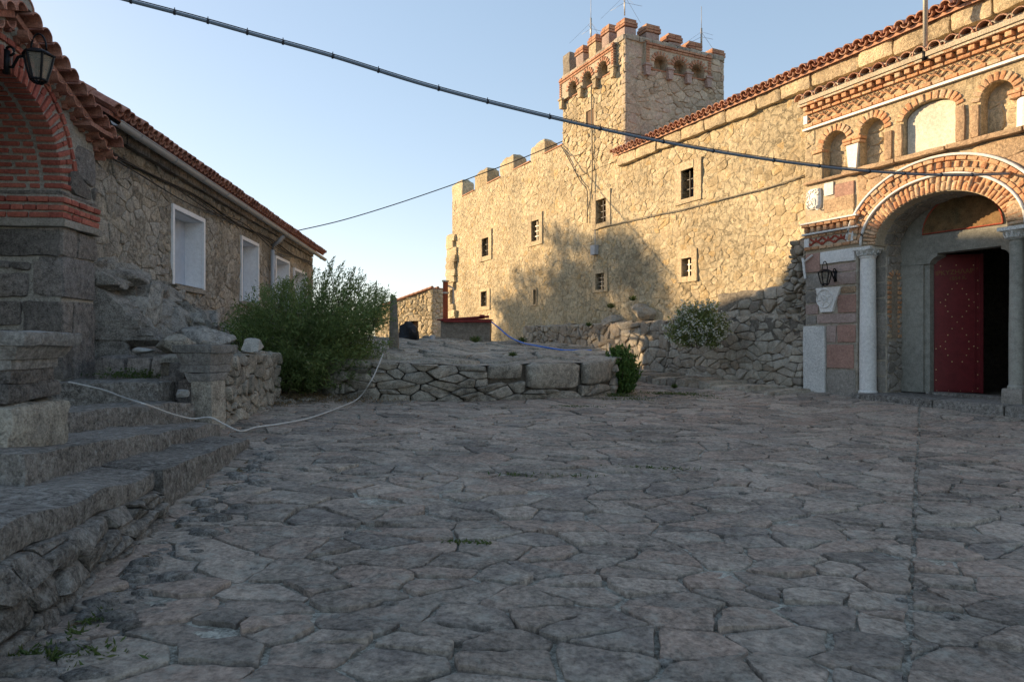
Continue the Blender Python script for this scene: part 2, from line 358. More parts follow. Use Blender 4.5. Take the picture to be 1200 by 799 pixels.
M['red'] = stone_mat('red_stone', [(.34, .20, .155), (.40, .25, .20)], mot=.25, sc=6, bump=.5)
M['greyst'] = stone_mat('grey_stone', [(.24, .22, .19), (.32, .29, .25)], mot=.28, sc=6, bump=.6)
M['marble'] = stone_mat('white_marble', [(.68, .67, .64), (.78, .76, .72)], mot=.14, sc=6, bump=.25, rough_=.55)
M['pitted'] = stone_mat('pitted_marble', [(.68, .67, .63), (.80, .78, .73)], mot=.2, sc=8, bump=1., lichen=(.30, .29, .27), lichen_amt=.40, lsc=14)
M['frame'] = stone_mat('gate_frame_stone', [(.25, .245, .21), (.33, .32, .28)], mot=.22, sc=3, bump=.35, lichen=(.22, .16, .11), lichen_amt=.36)
M['plaster'] = stone_mat('painted_plaster', [(.58, .53, .43), (.66, .61, .51)], mot=.2, sc=5, bump=.15)
M['white'] = stone_mat('white_paint', [(.72, .73, .75), (.80, .80, .82)], mot=.08, sc=4, bump=.15, rough_=.7)
M['blind'] = stone_mat('pale_blue_board', [(.42, .47, .55), (.48, .53, .61)], mot=.07, sc=2, bump=.08, rough_=.6)
M['tile'] = stone_mat('terracotta', [(.38, .18, .12), (.47, .25, .165), (.52, .32, .23), (.34, .16, .11)], mot=.25, sc=8, bump=.4, lichen=(.22, .16, .12), lichen_amt=.36)
M['ltile'] = stone_mat('old_terracotta', [(.29, .13, .095), (.37, .17, .12), (.42, .22, .16), (.27, .115, .085)], mot=.3, sc=8, bump=.4, lichen=(.2, .17, .14), lichen_amt=.36)
M['iron'] = plain('black_iron', (.015, .015, .017), .5, .6)
M['gutter'] = plain('grey_gutter', (.36, .36, .37), .5, 0, .08)
M['pipe'] = plain('pale_pipe', (.40, .42, .45), .5, 0, .05)
M['cable'] = plain('grey_blue_cable', (.16, .20, .25), .55, 0, .1)
M['wire'] = plain('dark_wire', (.03, .03, .035), .6)
M['conduit'] = plain('grey_conduit', (.22, .19, .14), .7)
M['rope'] = plain('white_rope', (.50, .48, .45), .8)
M['hose'] = plain('blue_hose', (.02, .16, .60), .4)
M['rust'] = plain('red_painted_rust', (.16, .025, .02), .6, .2, .3)
M['redpole'] = stone_mat('flaking_red_white_paint', [(.30, .07, .03), (.38, .10, .05), (.5, .48, .44), (.26, .06, .03)], sc=9, mot=.2)
M['tarp'] = plain('black_tarp', (.018, .018, .02), .45)
M['concrete'] = stone_mat('weathered_concrete', [(.20, .175, .14), (.27, .235, .19)], mot=.3, sc=3, bump=.5)
M['door'] = stone_mat('oxblood_sheet_metal', [(.13, .014, .018), (.18, .022, .026)], rough_=.38, sc=2, mot=.18, bump=.12)
M['door'].node_tree.nodes['Principled BSDF'].inputs['Specular IOR Level'].default_value = .5
M['gold'] = plain('brass_stud', (.75, .58, .28), .35, .5, .1)
M['letter'] = plain('faded_gold_paint', (.20, .12, .05), .7)
M['wood'] = plain('old_wood', (.12, .07, .04), .8)
M['metalpole'] = plain('galvanised_pole', (.45, .42, .37), .45, .4)
M['glassdark'] = plain('dark_pane', (.05, .06, .075), .12, 0, .05, 3, 0)
M['soil'] = stone_mat('dry_soil', [(.10, .075, .05), (.16, .125, .085)], mot=.4, sc=3, bump=1., bdist=.05)
M['hill'] = stone_mat('dry_hillside', [(.10, .10, .055), (.17, .15, .09)], mot=.3, sc=.05, bump=.2)
m, t, b = newmat('lamp_glass'); b.inputs['Base Color'].default_value = (.30, .27, .22, 1); b.inputs['Roughness'].default_value = .25; b.inputs['Alpha'].default_value = .55; M['lglass'] = m
# icon painting in the lunette: worn, generic blots of ochre, brown and green
M['fresco'] = stone_mat('worn_mural', [(.06, .04, .025), (.22, .13, .06), (.09, .085, .05), (.30, .19, .09), (.12, .05, .03)], mot=.3, sc=2.4, bump=.1)
def leaf_mat(name, cols, tr=.35):
    m, t, b = newmat(name); L = t.links.new
    a = N(t, 'ShaderNodeAttribute', attribute_name='tint'); rp = N(t, 'ShaderNodeValToRGB'); el = rp.color_ramp.elements
    while len(el) < len(cols): el.new(.5)
    for i, c in enumerate(cols): el[i].position = i/(len(cols)-1); el[i].color = (*c, 1)
    L(a.outputs['Fac'], rp.inputs[0]); L(rp.outputs[0], b.inputs['Base Color']); b.inputs['Roughness'].default_value = .6; b.inputs['Specular IOR Level'].default_value = .3
    tl = N(t, 'ShaderNodeBsdfTranslucent'); L(rp.outputs[0], tl.inputs[0]); mx = N(t, 'ShaderNodeMixShader'); mx.inputs[0].default_value = tr
    L(b.outputs[0], mx.inputs[1]); L(tl.outputs[0], mx.inputs[2]); L(mx.outputs[0], t.nodes['Material Output'].inputs[0]); return m
M['feather'] = leaf_mat('feathery_leaf', [(.07, .11, .03), (.13, .19, .055), (.20, .26, .09), (.10, .155, .05), (.22, .22, .11)])
M['leaf2'] = leaf_mat('bright_leaf', [(.05, .10, .02), (.09, .16, .035), (.12, .20, .05)])
M['leaf3'] = leaf_mat('olive_leaf', [(.14, .18, .06), (.21, .26, .09), (.28, .31, .13)])
M['flower'] = leaf_mat('white_flower', [(.55, .55, .48), (.7, .7, .62)])
M['straw'] = leaf_mat('dry_grass', [(.16, .11, .055), (.24, .17, .09), (.12, .10, .05)])
M['grass'] = leaf_mat('green_grass', [(.05, .09, .02), (.09, .13, .035), (.12, .14, .05)])
M['bark'] = stone_mat('bark', [(.09, .07, .05), (.15, .12, .09)], sc=8)
# ---- foliage
def leaves(m, pts, size, asp=.3, rng=None, droop=0, dirs=None, tint=None):
    """one small diamond per point"""
    r = rng or np.random.default_rng(1); pts = np.asarray(pts); n = len(pts)
    d = dirs if dirs is not None else r.normal(size=(n, 3)); d = d/np.linalg.norm(d, axis=1)[:, None]
    e = np.cross(d, r.normal(size=(n, 3))); e /= np.linalg.norm(e, axis=1)[:, None]+1e-9
    s = size*r.uniform(.6, 1.4, size=(n, 1)); a = pts-d*s/2; c = pts+d*s/2; b = pts+e*s*asp/2; f = pts-e*s*asp/2
    base = len(m.v); v = np.stack([a, b, c, f], 1).reshape(-1, 3)
    m.v.extend(map(tuple, v)); m.f.extend([(base+4*i, base+4*i+1, base+4*i+2, base+4*i+3) for i in range(n)])
    tt = r.uniform(0, 1, n) if tint is None else tint; m.t.extend(np.repeat(tt, 4).tolist())
def spray(base, tip, rng, n, spread):
    """points and directions along an arching shoot"""
    base = np.array(base); tip = np.array(tip); s = rng.uniform(.25, 1, n)[:, None]
    mid = base+(tip-base)*s; mid[:, 2] += np.sin(s[:, 0]*2.2)*.12*np.linalg.norm(tip-base)
    off = rng.normal(size=(n, 3))*spread*(1.05-s*.75); d = (tip-base)/np.linalg.norm(tip-base)+rng.normal(size=(n, 3))*.6
    return mid+off, d

# ================================================================ GROUND
m = MB(); nx, ny = 70, 70
xs = np.concatenate([-np.geomspace(3000, 12, 22), np.linspace(-11, 13, 25), np.geomspace(14, 3000, 22)])
ys = np.concatenate([[-3000, -800, -200, -60, -20], np.linspace(-8, 30, 39), np.geomspace(33, 3000, 24)])
def terr(x, y):
    z = gz(max(-14, min(16, x)), max(-8, min(40, y)))-.06
    r = max(0, -x-14, y-40, x-30, -y-30)
    return z-min(60, .30*r)+(0 if r < 200 else nz((x, y, 0), .002, 3)*35)
for y in ys:
    for x in xs: m.v.append((x, y, terr(x, y))); m.t.append(.5)
nxx = len(xs)
for j in range(len(ys)-1):
    for i in range(nxx-1): m.f.append((j*nxx+i, j*nxx+i+1, (j+1)*nxx+i+1, (j+1)*nxx+i))
m.build('ground', M['hill'], loc=(0, 0, 0), smooth=True, kind='structure')
# mortar bed of the paving
def gp(x, y):               # the paving rises gently towards the gateway
    q = np.array([x, y])-MF.O; w = q@MF.n; u = q@MF.d
    t = max(0, min(1, (3.0-w)/2.2)); k = max(0, min(1, (u+20)/2.5)); return gz(x, y)+.15*t*t*(3-2*t)*k
m = MB()
XS = np.concatenate([np.linspace(-9, -4.6, 12), np.linspace(-4.5, 9, 200), np.linspace(9.2, 11, 5)]); YS = np.concatenate([np.linspace(-3, 1.4, 10), np.linspace(1.5, 15, 220), np.linspace(15.2, 24, 50)]); NX = len(XS)
for y in YS:
    for x in XS: m.v.append((x, y, gp(x, y)-.001+nz((x, y, 0), .8, 4)*.012+nz((x, y, 0), 2.1)*.011+nz((x, y, 3), 7)*.006)); m.t.append(.5)
for j in range(len(YS)-1):
    for i in range(len(XS)-1): m.f.append((j*NX+i, j*NX+i+1, (j+1)*NX+i+1, (j+1)*NX+i))
pave = m.build('courtyard_pavement', M['flagjoint'], loc=(0, 0, 0), smooth=True, kind='structure')
def pto(x, y, w): return (x, y, gp(x, y)+w+nz((x, y, 0), .8, 4)*.012)
A_, B_ = G(1077, 498), G(1062, 799)
dx, dy = B_[0]-A_[0], B_[1]-A_[1]; nl = math.hypot(dx, dy); nxl, nyl = -dy/nl, dx/nl      # right side normal
if nxl < 0: nxl, nyl = -nxl, -nyl
RI_ = random.Random(77)
def ins2(x, y): return ins(x, y) and RI_.random() > min(.34, max(0, (y-4)*.12))
def leftedge(y): return -2.0-.17*(y-2.86) if y < 7.6 else -2.95-.5*(y-7.6) if y < 9 else -6
def ins(x, y):
    if y > 12.6 and x < 2.0 and y < 22 and x > -7: return y < 12.9 and x < -2.9
    if MF.O is not None:
        q = np.array([x, y])-MF.O; w = q@MF.n
        if w < -.2: return False
    return x > leftedge(y)-.35
cs = cells(-6, A_[0]+3.0, 1.7, 12.4, .25, 1.5, 3, inside=ins2, jit=.40, small=.25, big=.10, clips=[(A_[0]-nxl*.004, A_[1]-nyl*.004, nxl, nyl)])
cs += cells(.8, 9.5, 1.7, 12.4, .26, 1.6, 5, inside=ins2, jit=.30, small=.25, big=.08, clips=[(A_[0]+nxl*.004, A_[1]+nyl*.004, -nxl, -nyl)])
cs += cells(-7, 9.5, 12.4, 22, .32, 1.5, 6, inside=ins, jit=.45, small=.35, big=.2)
cs = [p for p in cs if math.hypot(*cen(p)) > 2.2 or True]
R_ = random.Random(5)
masonry(pave, cs, pto, M['flag'], 'flagstone', 300, 9, 'far_flagstones', h=.023, joint=.012, jag=.016, flat=True, dense=True, deep=.02, rnd=R_)
# pebbles and chips wedged into the joints
m = MB(); rr = random.Random(8)
for k in range(420):
    px_ = rr.uniform(-2.6, 5); y = rr.uniform(2.5, 9)
    if k < 240: y = rr.uniform(2.6, 7.5); px_ = leftedge(y)+abs(rr.gauss(0, .16))+.05
    r = rr.uniform(.012, .035) if k > 60 else rr.uniform(.04, .075); z = gz(px_, y)
    p = [(px_+r*1.5*math.cos(a)*rr.uniform(.7, 1.2), y+r*math.sin(a)*rr.uniform(.7, 1.2)) for a in np.linspace(0, 6.283, 8)[:-1]]
    vs = [(x, yy, z-.02) for x, yy in p]+[(x+(px_-x)*.2, yy+(y-yy)*.2, z+r*.6) for x, yy in p]+[(px_, y, z+r*.8)]
    m.add(vs, [(i, (i+1) % 7, 7+(i+1) % 7, 7+i) for i in range(7)]+[(7+i, 7+(i+1) % 7, 14) for i in range(7)])
m.build('joint_pebbles', M['step'], pave, smooth=True, kind='stuff')

# ================================================================ LONG MONASTERY WALL
uL, uR = MF.ray(530)[0], -6.0                 # far end .. beyond the frame
ZC = 8.72; ZR = 7.46; Z0 = .2; TH = 1.2; uT0, uT1 = MF.ray(660, .02)[0], MF.ray(733, .02)[0]
wall = thing('monastery_wall_building', MF.P(-25, -.5, 0), 'long sunlit fortress wall of warm rubble stone with small barred windows and battlements', 'building')
def rect_px(x0, y0, x1, y1, w=0, F=MF):
    xm = (x0+x1)/2; Ym = F.ray(xm, w)[1]; ua = F.ray(x0, w)[0]; ub = F.ray(x1, w)[0]
    return (ua, ub, EYE+(400-y1)/800*Ym, EYE+(400-y0)/800*Ym)
WIN = [((799.5, 199, 814.5, 233), (792, 190, 823, 238)), ((699.6, 234, 711.5, 262), (695.5, 225, 716.5, 268)), ((623.8, 259, 632.6, 283), (620, 251, 636.5, 288)),
       ((565.8, 279.6, 573.6, 300.8), (563, 271, 577, 306)), ((564.5, 342, 571.6, 359.5), (562.5, 339, 575, 364)), ((800, 303, 812, 324.6), (794.5, 293, 818, 331)),
       ((699, 321, 709, 340), (695.5, 315.5, 713, 343)), ((626, 340, 629, 357), (624, 338, 630, 359))]
WR = [(rect_px(*a), rect_px(*b)) for a, b in WIN]
GATE_U = MF.ray(943, .5)[0]                   # left edge of the gate front
# backing wall, with the window openings as real recesses
holes = [(a[0], a[1], a[2], a[3]) for a, b in WR]
m = MB()
def wallgrid(m, F, u0, u1, z0, z1, w, back, holes, step=.5, und=0):
    fw = (lambda u, z: w+und*(.6+1.3*nz((u, z, 5), 2.7)+.7*nz((u, z, 8), 8.3)+1.2*nz((u, z, 2), .55))+nz((u, z, 0), .7)*.02) if und else (lambda u, z: w)
    us = sorted(set([u0, u1]+[h for q in holes for h in q[:2]]+list(np.arange(u0, u1, step)))); zs = sorted(set([z0, z1]+[h for q in holes for h in q[2:]]+list(np.arange(z0, z1, step))))
    us = [u for u in us if u0 <= u <= u1]; zs = [z for z in zs if z0 <= z <= z1]
    for a, b in zip(us, us[1:]):
        for c, d in zip(zs, zs[1:]):
            if b-a < 1e-6 or d-c < 1e-6: continue
            uc, zc = (a+b)/2, (c+d)/2
            if any(h[0] < uc < h[1] and h[2] < zc < h[3] for h in holes): continue
            m.add([F.P(a, fw(a, c), c), F.P(b, fw(b, c), c), F.P(b, fw(b, d), d), F.P(a, fw(a, d), d)], [(0, 1, 2, 3)], .5)
    for h in holes:
        if h[0] < u0 or h[1] > u1: continue
        a, b, c, d = h
        for q in (((a, w, c), (a, back, c), (a, back, d), (a, w, d)), ((b, w, d), (b, back, d), (b, back, c), (b, w, c)), ((a, w, d), (a, back, d), (b, back, d), (b, w, d)), ((a, w, c), (b, w, c), (b, back, c), (a, back, c)), ((a, back, c), (b, back, c), (b, back, d), (a, back, d))):
            m.add([F.P(*x) for x in q], [(0, 1, 2, 3)], .5)
uS = MF.ray(727)[0]
wallgrid(m, MF, uL, uS, Z0, ZC, 0, -.35, holes, .14, .014); wallgrid(m, MF, uS, GATE_U+.3, Z0, ZR-.1, 0, -.35, holes, .12, .014); wallgrid(m, MF, GATE_U+.3, uR, 4.9, ZR-.1, 0, -.35, [], .12, .017)
# back, ends and top of the wall body
for (a, b, zt, zl) in ((uL, uS, ZC, Z0), (uS, GATE_U+.3, ZR-.1, Z0), (GATE_U+.3, uR, ZR-.1, 4.9)):
    m.add(boxv(MF, a, b, -TH if b == uS else -6, -.36, zl, zt), FLIP, .5)
m.add([MF.P(uL, 0, Z0), MF.P(uL, -.4, Z0), MF.P(uL, -.4, ZC), MF.P(uL, 0, ZC)], [(3, 2, 1, 0)], .5)
m.add([MF.P(uL, 0, ZC), MF.P(uS, 0, ZC), MF.P(uS, -.4, ZC), MF.P(uL, -.4, ZC)], [(0, 1, 2, 3)], .5)
body = m.build('wall', M['wallmortar'], wall, smooth=False)
tm = lambda F, w0=0: (lambda u, z, w: F.P(u, w0+w+nz((u, z, 0), .7)*.02, z))
hb = [b for a, b in WR]
cs = cells(uL, uS, 1.3, ZC, .20, 1.4, 11, holes=hb+[(uT0, uT1, 7.3, 9)], small=.5, big=.14, jit=.48)
cs += cells(uS, GATE_U-.02, 1.3, ZR-.4, .20, 1.4, 12, holes=hb, small=.5, big=.2, jit=.5)
cs += cells(GATE_U-.02, uR, 5.6, ZR-.4, .27, 1.5, 13)
masonry(body, cs, tm(MF), M['wall'], 'stone', 300, 9, 'small_wall_stones', h=.013, joint=.003, deep=.03, cut=.10)
# ragged buttress at the far corner
m = MB(); zc = EYE+(400-275)/800*35
for k in range(16):
    z = 1.3+k*(zc-1.3)/16
    rbox(m, MF, uL-.42+random.uniform(-.08, .08)*1.2-(.25 if k < 8 else .1), uL+.5+random.uniform(-.35, .35), -.9, .17+random.uniform(-.05, .06), z, z+(zc-1.3)/16+.03, n=(4, 4, 2), amp=.08, rnd=.06, sc=2)
m.build('corner_buttress', M['wall'], wall, smooth=True, sharp=50)
# windows: stone surround, wooden casement, iron bars
for k, ((u0, u1, z0, z1), (a, b, c, d)) in enumerate(WR):
    m = MB(); wp = .055
    for q in ((a, u0, c, d), (u1, b, c, d), (u0, u1, z1, d), (u0, u1, c, z0)): box(m, MF, q[0], q[1], -.3, wp+random.uniform(-.01, .01), q[2], q[3])
    win = m.build('window', M['tan'], wall)
    m = MB(); box(m, MF, u0, u1, -.34, -.30, z0, z1, .5); m.build('pane', M['glassdark'], win)
    m = MB(); fw = .045
    for q in ((u0, u0+fw, z0, z1), (u1-fw, u1, z0, z1), (u0+fw, u1-fw, z0, z0+fw), (u0+fw, u1-fw, z1-fw, z1), ((u0+u1)/2-.015, (u0+u1)/2+.015, z0+fw, z1-fw)): box(m, MF, q[0], q[1], -.30, -.26, q[2], q[3])
    if u1-u0 > .2: m.build('frame', M['wood'], win)
    m = MB(); nb = 2 if k in (1, 2, 6) else 1
    for i in range(nb+1): 
        zz = z0+(z1-z0)*(i+1)/(nb+2); box(m, MF, u0, u1, -.075, -.06, zz-.010, zz+.010)
    uu = (u0+u1)/2; box(m, MF, uu-.01, uu+.01, -.06, -.045, z0, z1)
    m.build('bars', M['metalpole'] if k in (2, 5, 6) else M['iron'], win)
# merlons
MER = [(530, 542, 555, 212, 233), (556, 571, 583, 198.5, 221), (586.5, 602, 616, 183, 206), (621.5, 639, 655, 165.5, 190)]
for (x0, x1, x2, yt, yb) in MER:
    u0 = MF.ray(x0)[0]; u1 = MF.ray(x1)[0]; zt = MF.q((x0+x1)/2, yt)[1]
    m = MB(); T = 0 
    c8 = boxv(MF, u0, u1, -.62, .02, ZC-.05, zt-.16)
    rough(m, c8, n=(6, 5, 5), amp=.06, sc=1.8, rnd=.06, seed=x0)
    c8 = boxv(MF, u0+.04, u1-.04, -.6, 0, zt-.2, zt); 
    for i in (4, 5, 6, 7):
        cx = MF.P((u0+u1)/2, -.3, zt); p = c8[i]; c8[i] = tuple(p[j]+(cx[j]-p[j])*.45 for j in range(3))
    rough(m, c8, n=(6, 5, 3), amp=.05, sc=2, rnd=.05, seed=x0)
    m.build('merlon', M['wall'], wall, smooth=True, sharp=45)
for (a, b) in ((542, 556), (571, 586.5), (602, 621.5), (639, 660)):
    ua, ub = MF.ray(a)[0], MF.ray(b)[0]
    m = MB(); box(m, MF, ua+.01, ub-.01, -.5, .05, ZC, ZC+.05); m.build('coping_brick', M['brick'], wall)
# stone eaves cornice under the tiles
m = MB(); u = uS+.05; k = 0
while u < uR-.2:
    l = random.uniform(.7, 1.2); rbox(m, MF, u, min(u+l-.003, uR), -.5, .16+random.uniform(-.015, .015), ZR-.40+random.uniform(-.02, .02), ZR-.02, n=(9, 3, 6), amp=.035, rnd=.06, seed=k); u += l; k += 1
m.build('cornice', M['tan'], wall, smooth=True, sharp=45)
# roof and barrel tiles
def tile_mesh(name, mat, r=.085, L=.46, n=9, th=.016, seed=0, flip=False):
    rr = random.Random(seed); vs = []; 
    for j in range(5):
        y = L*j/4; rad = r*(1.0+.16*j/4)
        for s in (0, 1):
            q = rad-s*th
            for i in range(n):
                a = math.pi*i/(n-1); vs.append((math.cos(a)*q+rr.uniform(-.002, .002), y+rr.uniform(-.003, .003), (math.sin(a)*q*1.0+rr.uniform(-.002, .002))*(-1 if flip else 1)))
    fs = []
    for j in range(4):
        o = j*2*n; p = (j+1)*2*n
        for i in range(n-1): fs.append((o+i, p+i, p+i+1, o+i+1)); fs.append((o+n+i+1, p+n+i+1, p+n+i, o+n+i))
        fs.append((o, o+n, p+n, p)); fs.append((o+n-1, p+n-1, p+2*n-1, o+2*n-1))
    for i in range(n-1):
        fs.append((i, i+1, n+i+1, n+i)); o = 4*2*n; fs.append((o+i+1, o+i, o+n+i, o+n+i+1))
    if flip: fs = [tuple(reversed(f)) for f in fs]
    me = bpy.data.meshes.new(name); me.from_pydata(vs, [], fs); a = me.attributes.new('tint', 'FLOAT', 'POINT'); a.data.foreach_set('value', [0.]*len(vs))
    me.materials.append(mat); me.polygons.foreach_set('use_smooth', [True]*len(me.polygons)); me.set_sharp_from_angle(angle=math.radians(50)); return me
def place(me, name, parent, o, ax, ay, az, sc=(1, 1, 1), **k):
    """link a shared mesh at o with the given local axes"""
    ob = bpy.data.objects.new(name, me); COL.objects.link(ob)
    if parent is not None: ob.parent = parent
    pl = wl(parent); mt = Matrix(((ax[0]*sc[0], ay[0]*sc[1], az[0]*sc[2], o[0]-pl[0]), (ax[1]*sc[0], ay[1]*sc[1], az[1]*sc[2], o[1]-pl[1]), (ax[2]*sc[0], ay[2]*sc[1], az[2]*sc[2], o[2]-pl[2]), (0, 0, 0, 1)))
    ob.matrix_basis = mt; WORLD[ob.name] = tuple(o)
    for a, b in k.items(): ob[a] = b
    return ob
TM = [tile_mesh('roof_tile', M['tile'], seed=s) for s in (1, 2, 3)]; TP = tile_mesh('pan_tile', M['tile'], r=.075, flip=True)
TL = [tile_mesh('roof_tile', M['ltile'], seed=s) for s in (4, 5, 6)]; TLP = tile_mesh('pan_tile', M['ltile'], r=.075, flip=True)
def tmesh_joined(m, me, o, ax, ay, az):
    vs = [tuple(o[i]+ax[i]*v.co.x+ay[i]*v.co.y+az[i]*v.co.z for i in range(3)) for v in me.vertices]
    m.add(vs, [tuple(p.vertices) for p in me.polygons])
def tile_roof(parent, F, u0, u1, w_e, z_e, ang, ms, pan, mat, sp=.215, rows=3, maxn=300, jit=.012, back=3.5, thick=.06):
    ca, sa = math.cos(ang), math.sin(ang); ax = Vector((F.d[0], F.d[1], 0)); ay = Vector((F.n[0]*ca, F.n[1]*ca, -sa)); az = ax.cross(ay)
    if az.z < 0: az = -az
    ax = ay.cross(az)
    n = int((u1-u0)/sp); far = MB(); pans = MB(); cnt = 0
    for i in range(n+1):
        u = u0+i*sp
        for r in range(rows):
            w = w_e-.46*ca-r*.40*ca; z = z_e+.46*sa+r*.40*sa
            o = Vector(F.P(u+random.uniform(-jit, jit), w+random.uniform(-.02, .02), z+.035+.006*r)); rot = random.uniform(-.04, .04)
            if r == 0 and cnt < maxn: place(ms[i % len(ms)], 'roof_tile', parent, o, ax+ay*rot, ay-ax*rot, az); cnt += 1
            else: tmesh_joined(far, ms[i % len(ms)], o, ax, ay, az)
            if i < n: tmesh_joined(pans, pan, Vector(F.P(u+sp/2, w+.0, z+.045+.006*r)), ax, ay, az)
    if far.v: far.build('upper_roof_tiles', mat, parent, smooth=True, sharp=50, kind='stuff')
    pans.build('pan_tiles', mat, parent, smooth=True, sharp=50, kind='stuff')
    m = MB(); B_ = back
    def q(w, dz=0): return z_e+(w_e-w)*math.tan(ang)+dz
    vs = [F.P(u0-.05, w_e-.1, q(w_e-.1, -.05)), F.P(u1+.05, w_e-.1, q(w_e-.1, -.05)), F.P(u1+.05, w_e-B_, q(w_e-B_, -.05)), F.P(u0-.05, w_e-B_, q(w_e-B_, -.05))]
    vs += [(x, y, z-thick) for x, y, z in vs]
    m.add(vs, [(0, 1, 2, 3), (7, 6, 5, 4), (4, 5, 1, 0), (5, 6, 2, 1), (6, 7, 3, 2), (7, 4, 0, 3)], .5); m.build('roof', mat, parent)
tile_roof(wall, MF, uS, uR, .33, ZR, .30, TM, TP, M['tile'], sp=.225)

# ================================================================ TOWER
zb = 7.3
TF = Fr(MF.P(uT1, .02, 0)[:2], (.4813, -1))               # front face, u = 0 at the near corner
SF = Fr(MF.P(uT1, .02, 0)[:2], (1, .4813))                # side face, u grows away from the corner
tw = uT1-uT0; td = SF.ray(848)[0]
def TFq(px, py, w=0): return TF.q(px, py, w)
def SFq(px, py, w=0): return SF.q(px, py, w)
ZTW = 11.22; 
tower = thing('tower', SF.P(td/2, -tw/2, zb), 'square battlemented stone tower with brick arched friezes rising above the long wall', 'tower')
m = MB()
fc = [TF.ray(x, .14)[0] for x in (671, 688, 706)]; sc_ = [SF.ray(x, .14)[0] for x in (774.5, 797, 818)]; RF_, RS_ = .30, .27
hf = [(c-RF_, c+RF_, 10.27, 10.72) for c in fc]; hs_ = [(c-RS_, c+RS_, 10.27, 10.69) for c in sc_]
wallgrid(m, TF, -tw, 0, zb, ZTW-.3, 0, -.24, hf, 1.); wallgrid(m, SF, 0, td, zb, ZTW-.3, 0, -.24, hs_, 1.)
m.add(boxv(TF, -tw, -.25, -td, -.25, zb-1, ZTW-.3), FLIP, .5); m.add(boxv(TF, -tw, 0, -td, 0, ZTW-.3, ZTW-.05), FLIP, .5)
tb = m.build('wall', M['towermortar'], tower)
# front: frieze zone
def zt(F, px, py): return F.q(px, py)[1]
ZF0 = 10.25; ZF1 = ZTW-.20
fh = (-tw-.0, -.42, ZF0-.25, ZF1+.02)
tw_win = TF.ray(688)[0], TF.ray(697)[0], zt(TF, 692, 148), zt(TF, 692, 130)
cs = cells(-tw, -.02, 7.3, ZTW, .2, 1.4, 21, holes=[(-tw-.1, -.42, ZF0, ZF1), tw_win], small=.3)
masonry(tb, cs, tm(TF), M['wall'], 'stone', 70, 8.5, 'small_front_stones', h=.03, joint=.005)
cs = cells(.02, td, ZR-.6, ZTW, .23, 1.5, 22, holes=[(.62, td-.62, ZF0, ZF1)], small=.3)
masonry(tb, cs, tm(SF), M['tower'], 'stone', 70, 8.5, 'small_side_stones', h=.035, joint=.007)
# pale quoins up the near corner
m = MB(); z = ZR-.2; k = 0
while z < ZTW-.1:
    a = .62 if k % 2 else .38; h = random.uniform(.26, .36)
    rough(m, [TF.P(-a*.5, -.2, z), TF.P(.035, -.2, z), TF.P(.035, .035, z), TF.P(-a*.5, .035, z), TF.P(-a*.5, -.2, z+h-.015), TF.P(.035, -.2, z+h-.015), TF.P(.035, .035, z+h-.015), TF.P(-a*.5, .035, z+h-.015)], n=(4, 4, 3), amp=.012, rnd=.03, seed=k)
    box(m, SF, 0, a, -.1, .03, z, z+h-.015); z += h; k += 1
m.build('quoins', M['tower'], tower)
u0, u1, z0, z1 = tw_win
m = MB(); box(m, TF, u0-.14, u0, -.2, .045, z0-.1, z1+.14); box(m, TF, u1, u1+.14, -.2, .045, z0-.1, z1+.14); box(m, TF, u0, u1, -.2, .043, z1, z1+.14); box(m, TF, u0, u1, -.2, .043, z0-.1, z0)
w_ = m.build('window', M['tan'], tower); m = MB(); box(m, TF, u0, u1, -.1, .008, z0, z1, .5); m.build('pane', M['wood'], w_)
# brick friezes: projecting arcade on corbels
def frieze(F, ua, ub, cens, r, name='frieze', corb=True):
    m = MB(); zs = ZF0+.20
    hs = [(c-r, c+r, ZF0+.02, zs, r*.86) for c in cens]
    arcade(m, F, ua, ub, ZF0+.02, ZF1, .14, .0, hs, N=10)
    fr = m.build(name, M['towermortar'], tower)
    b = MB()
    for c in cens:
        for k in range(9):
            a = math.pi*(k+.5)/9; ca, sa = math.cos(a), math.sin(a); th = math.pi*r/9*.34
            poly = []
            for (rr_, s) in ((r, -1), (r+.14, -1), (r+.14, 1), (r, 1)): poly.append((c+rr_*ca-s*sa*th*(-1), zs+rr_*.9*sa+s*ca*th*(-1)))
            if area(poly) < 0: poly.reverse()
            prism(b, F, poly, .0, .17)
    ncs = int((ub-ua)/.24)
    for row, (zz, ww) in enumerate(((ZF1-.07, .20), (ZF1-.15, .17))):
        for i in range(ncs): box(b, F, ua+(ub-ua)*i/ncs+.008, ua+(ub-ua)*(i+1)/ncs-.008, .05, ww, zz, zz+.065)
    for i in range(9):
        for e in (ua, ub-.13): box(b, F, e, e+.13, .05, .165, ZF0+.1+i*.085, ZF0+.1+i*.085+.06)
    b.build('frieze_bricks', M['brick'], fr)
    gaps = [ua+.08]+[(a+b2)/2 for a, b2 in zip(cens, cens[1:])]+[ub-.08]
    for g in gaps: 
        c_ = MB(); prism(c_, F, [(g-.08, ZF0-.26), (g+.08, ZF0-.26), (g+.11, ZF0+.04), (g-.11, ZF0+.04)], .02, .17)
        box(c_, F, g-.14, g+.14, .02, .2, ZF0+.041, ZF0+.1); c_.build('corbel', M['tan' if F is TF else 'pink'], fr)
    # ledge
    l_ = MB(); box(l_, F, ua-.02, ub+.02, .01, .05, ZF0-.02, ZF0+.02); l_.build('ledge', M['brick'], fr)
frieze(TF, -tw, -.45, fc, RF_); frieze(SF, SF.ray(757, .14)[0], SF.ray(833, .14)[0], sc_, RS_)
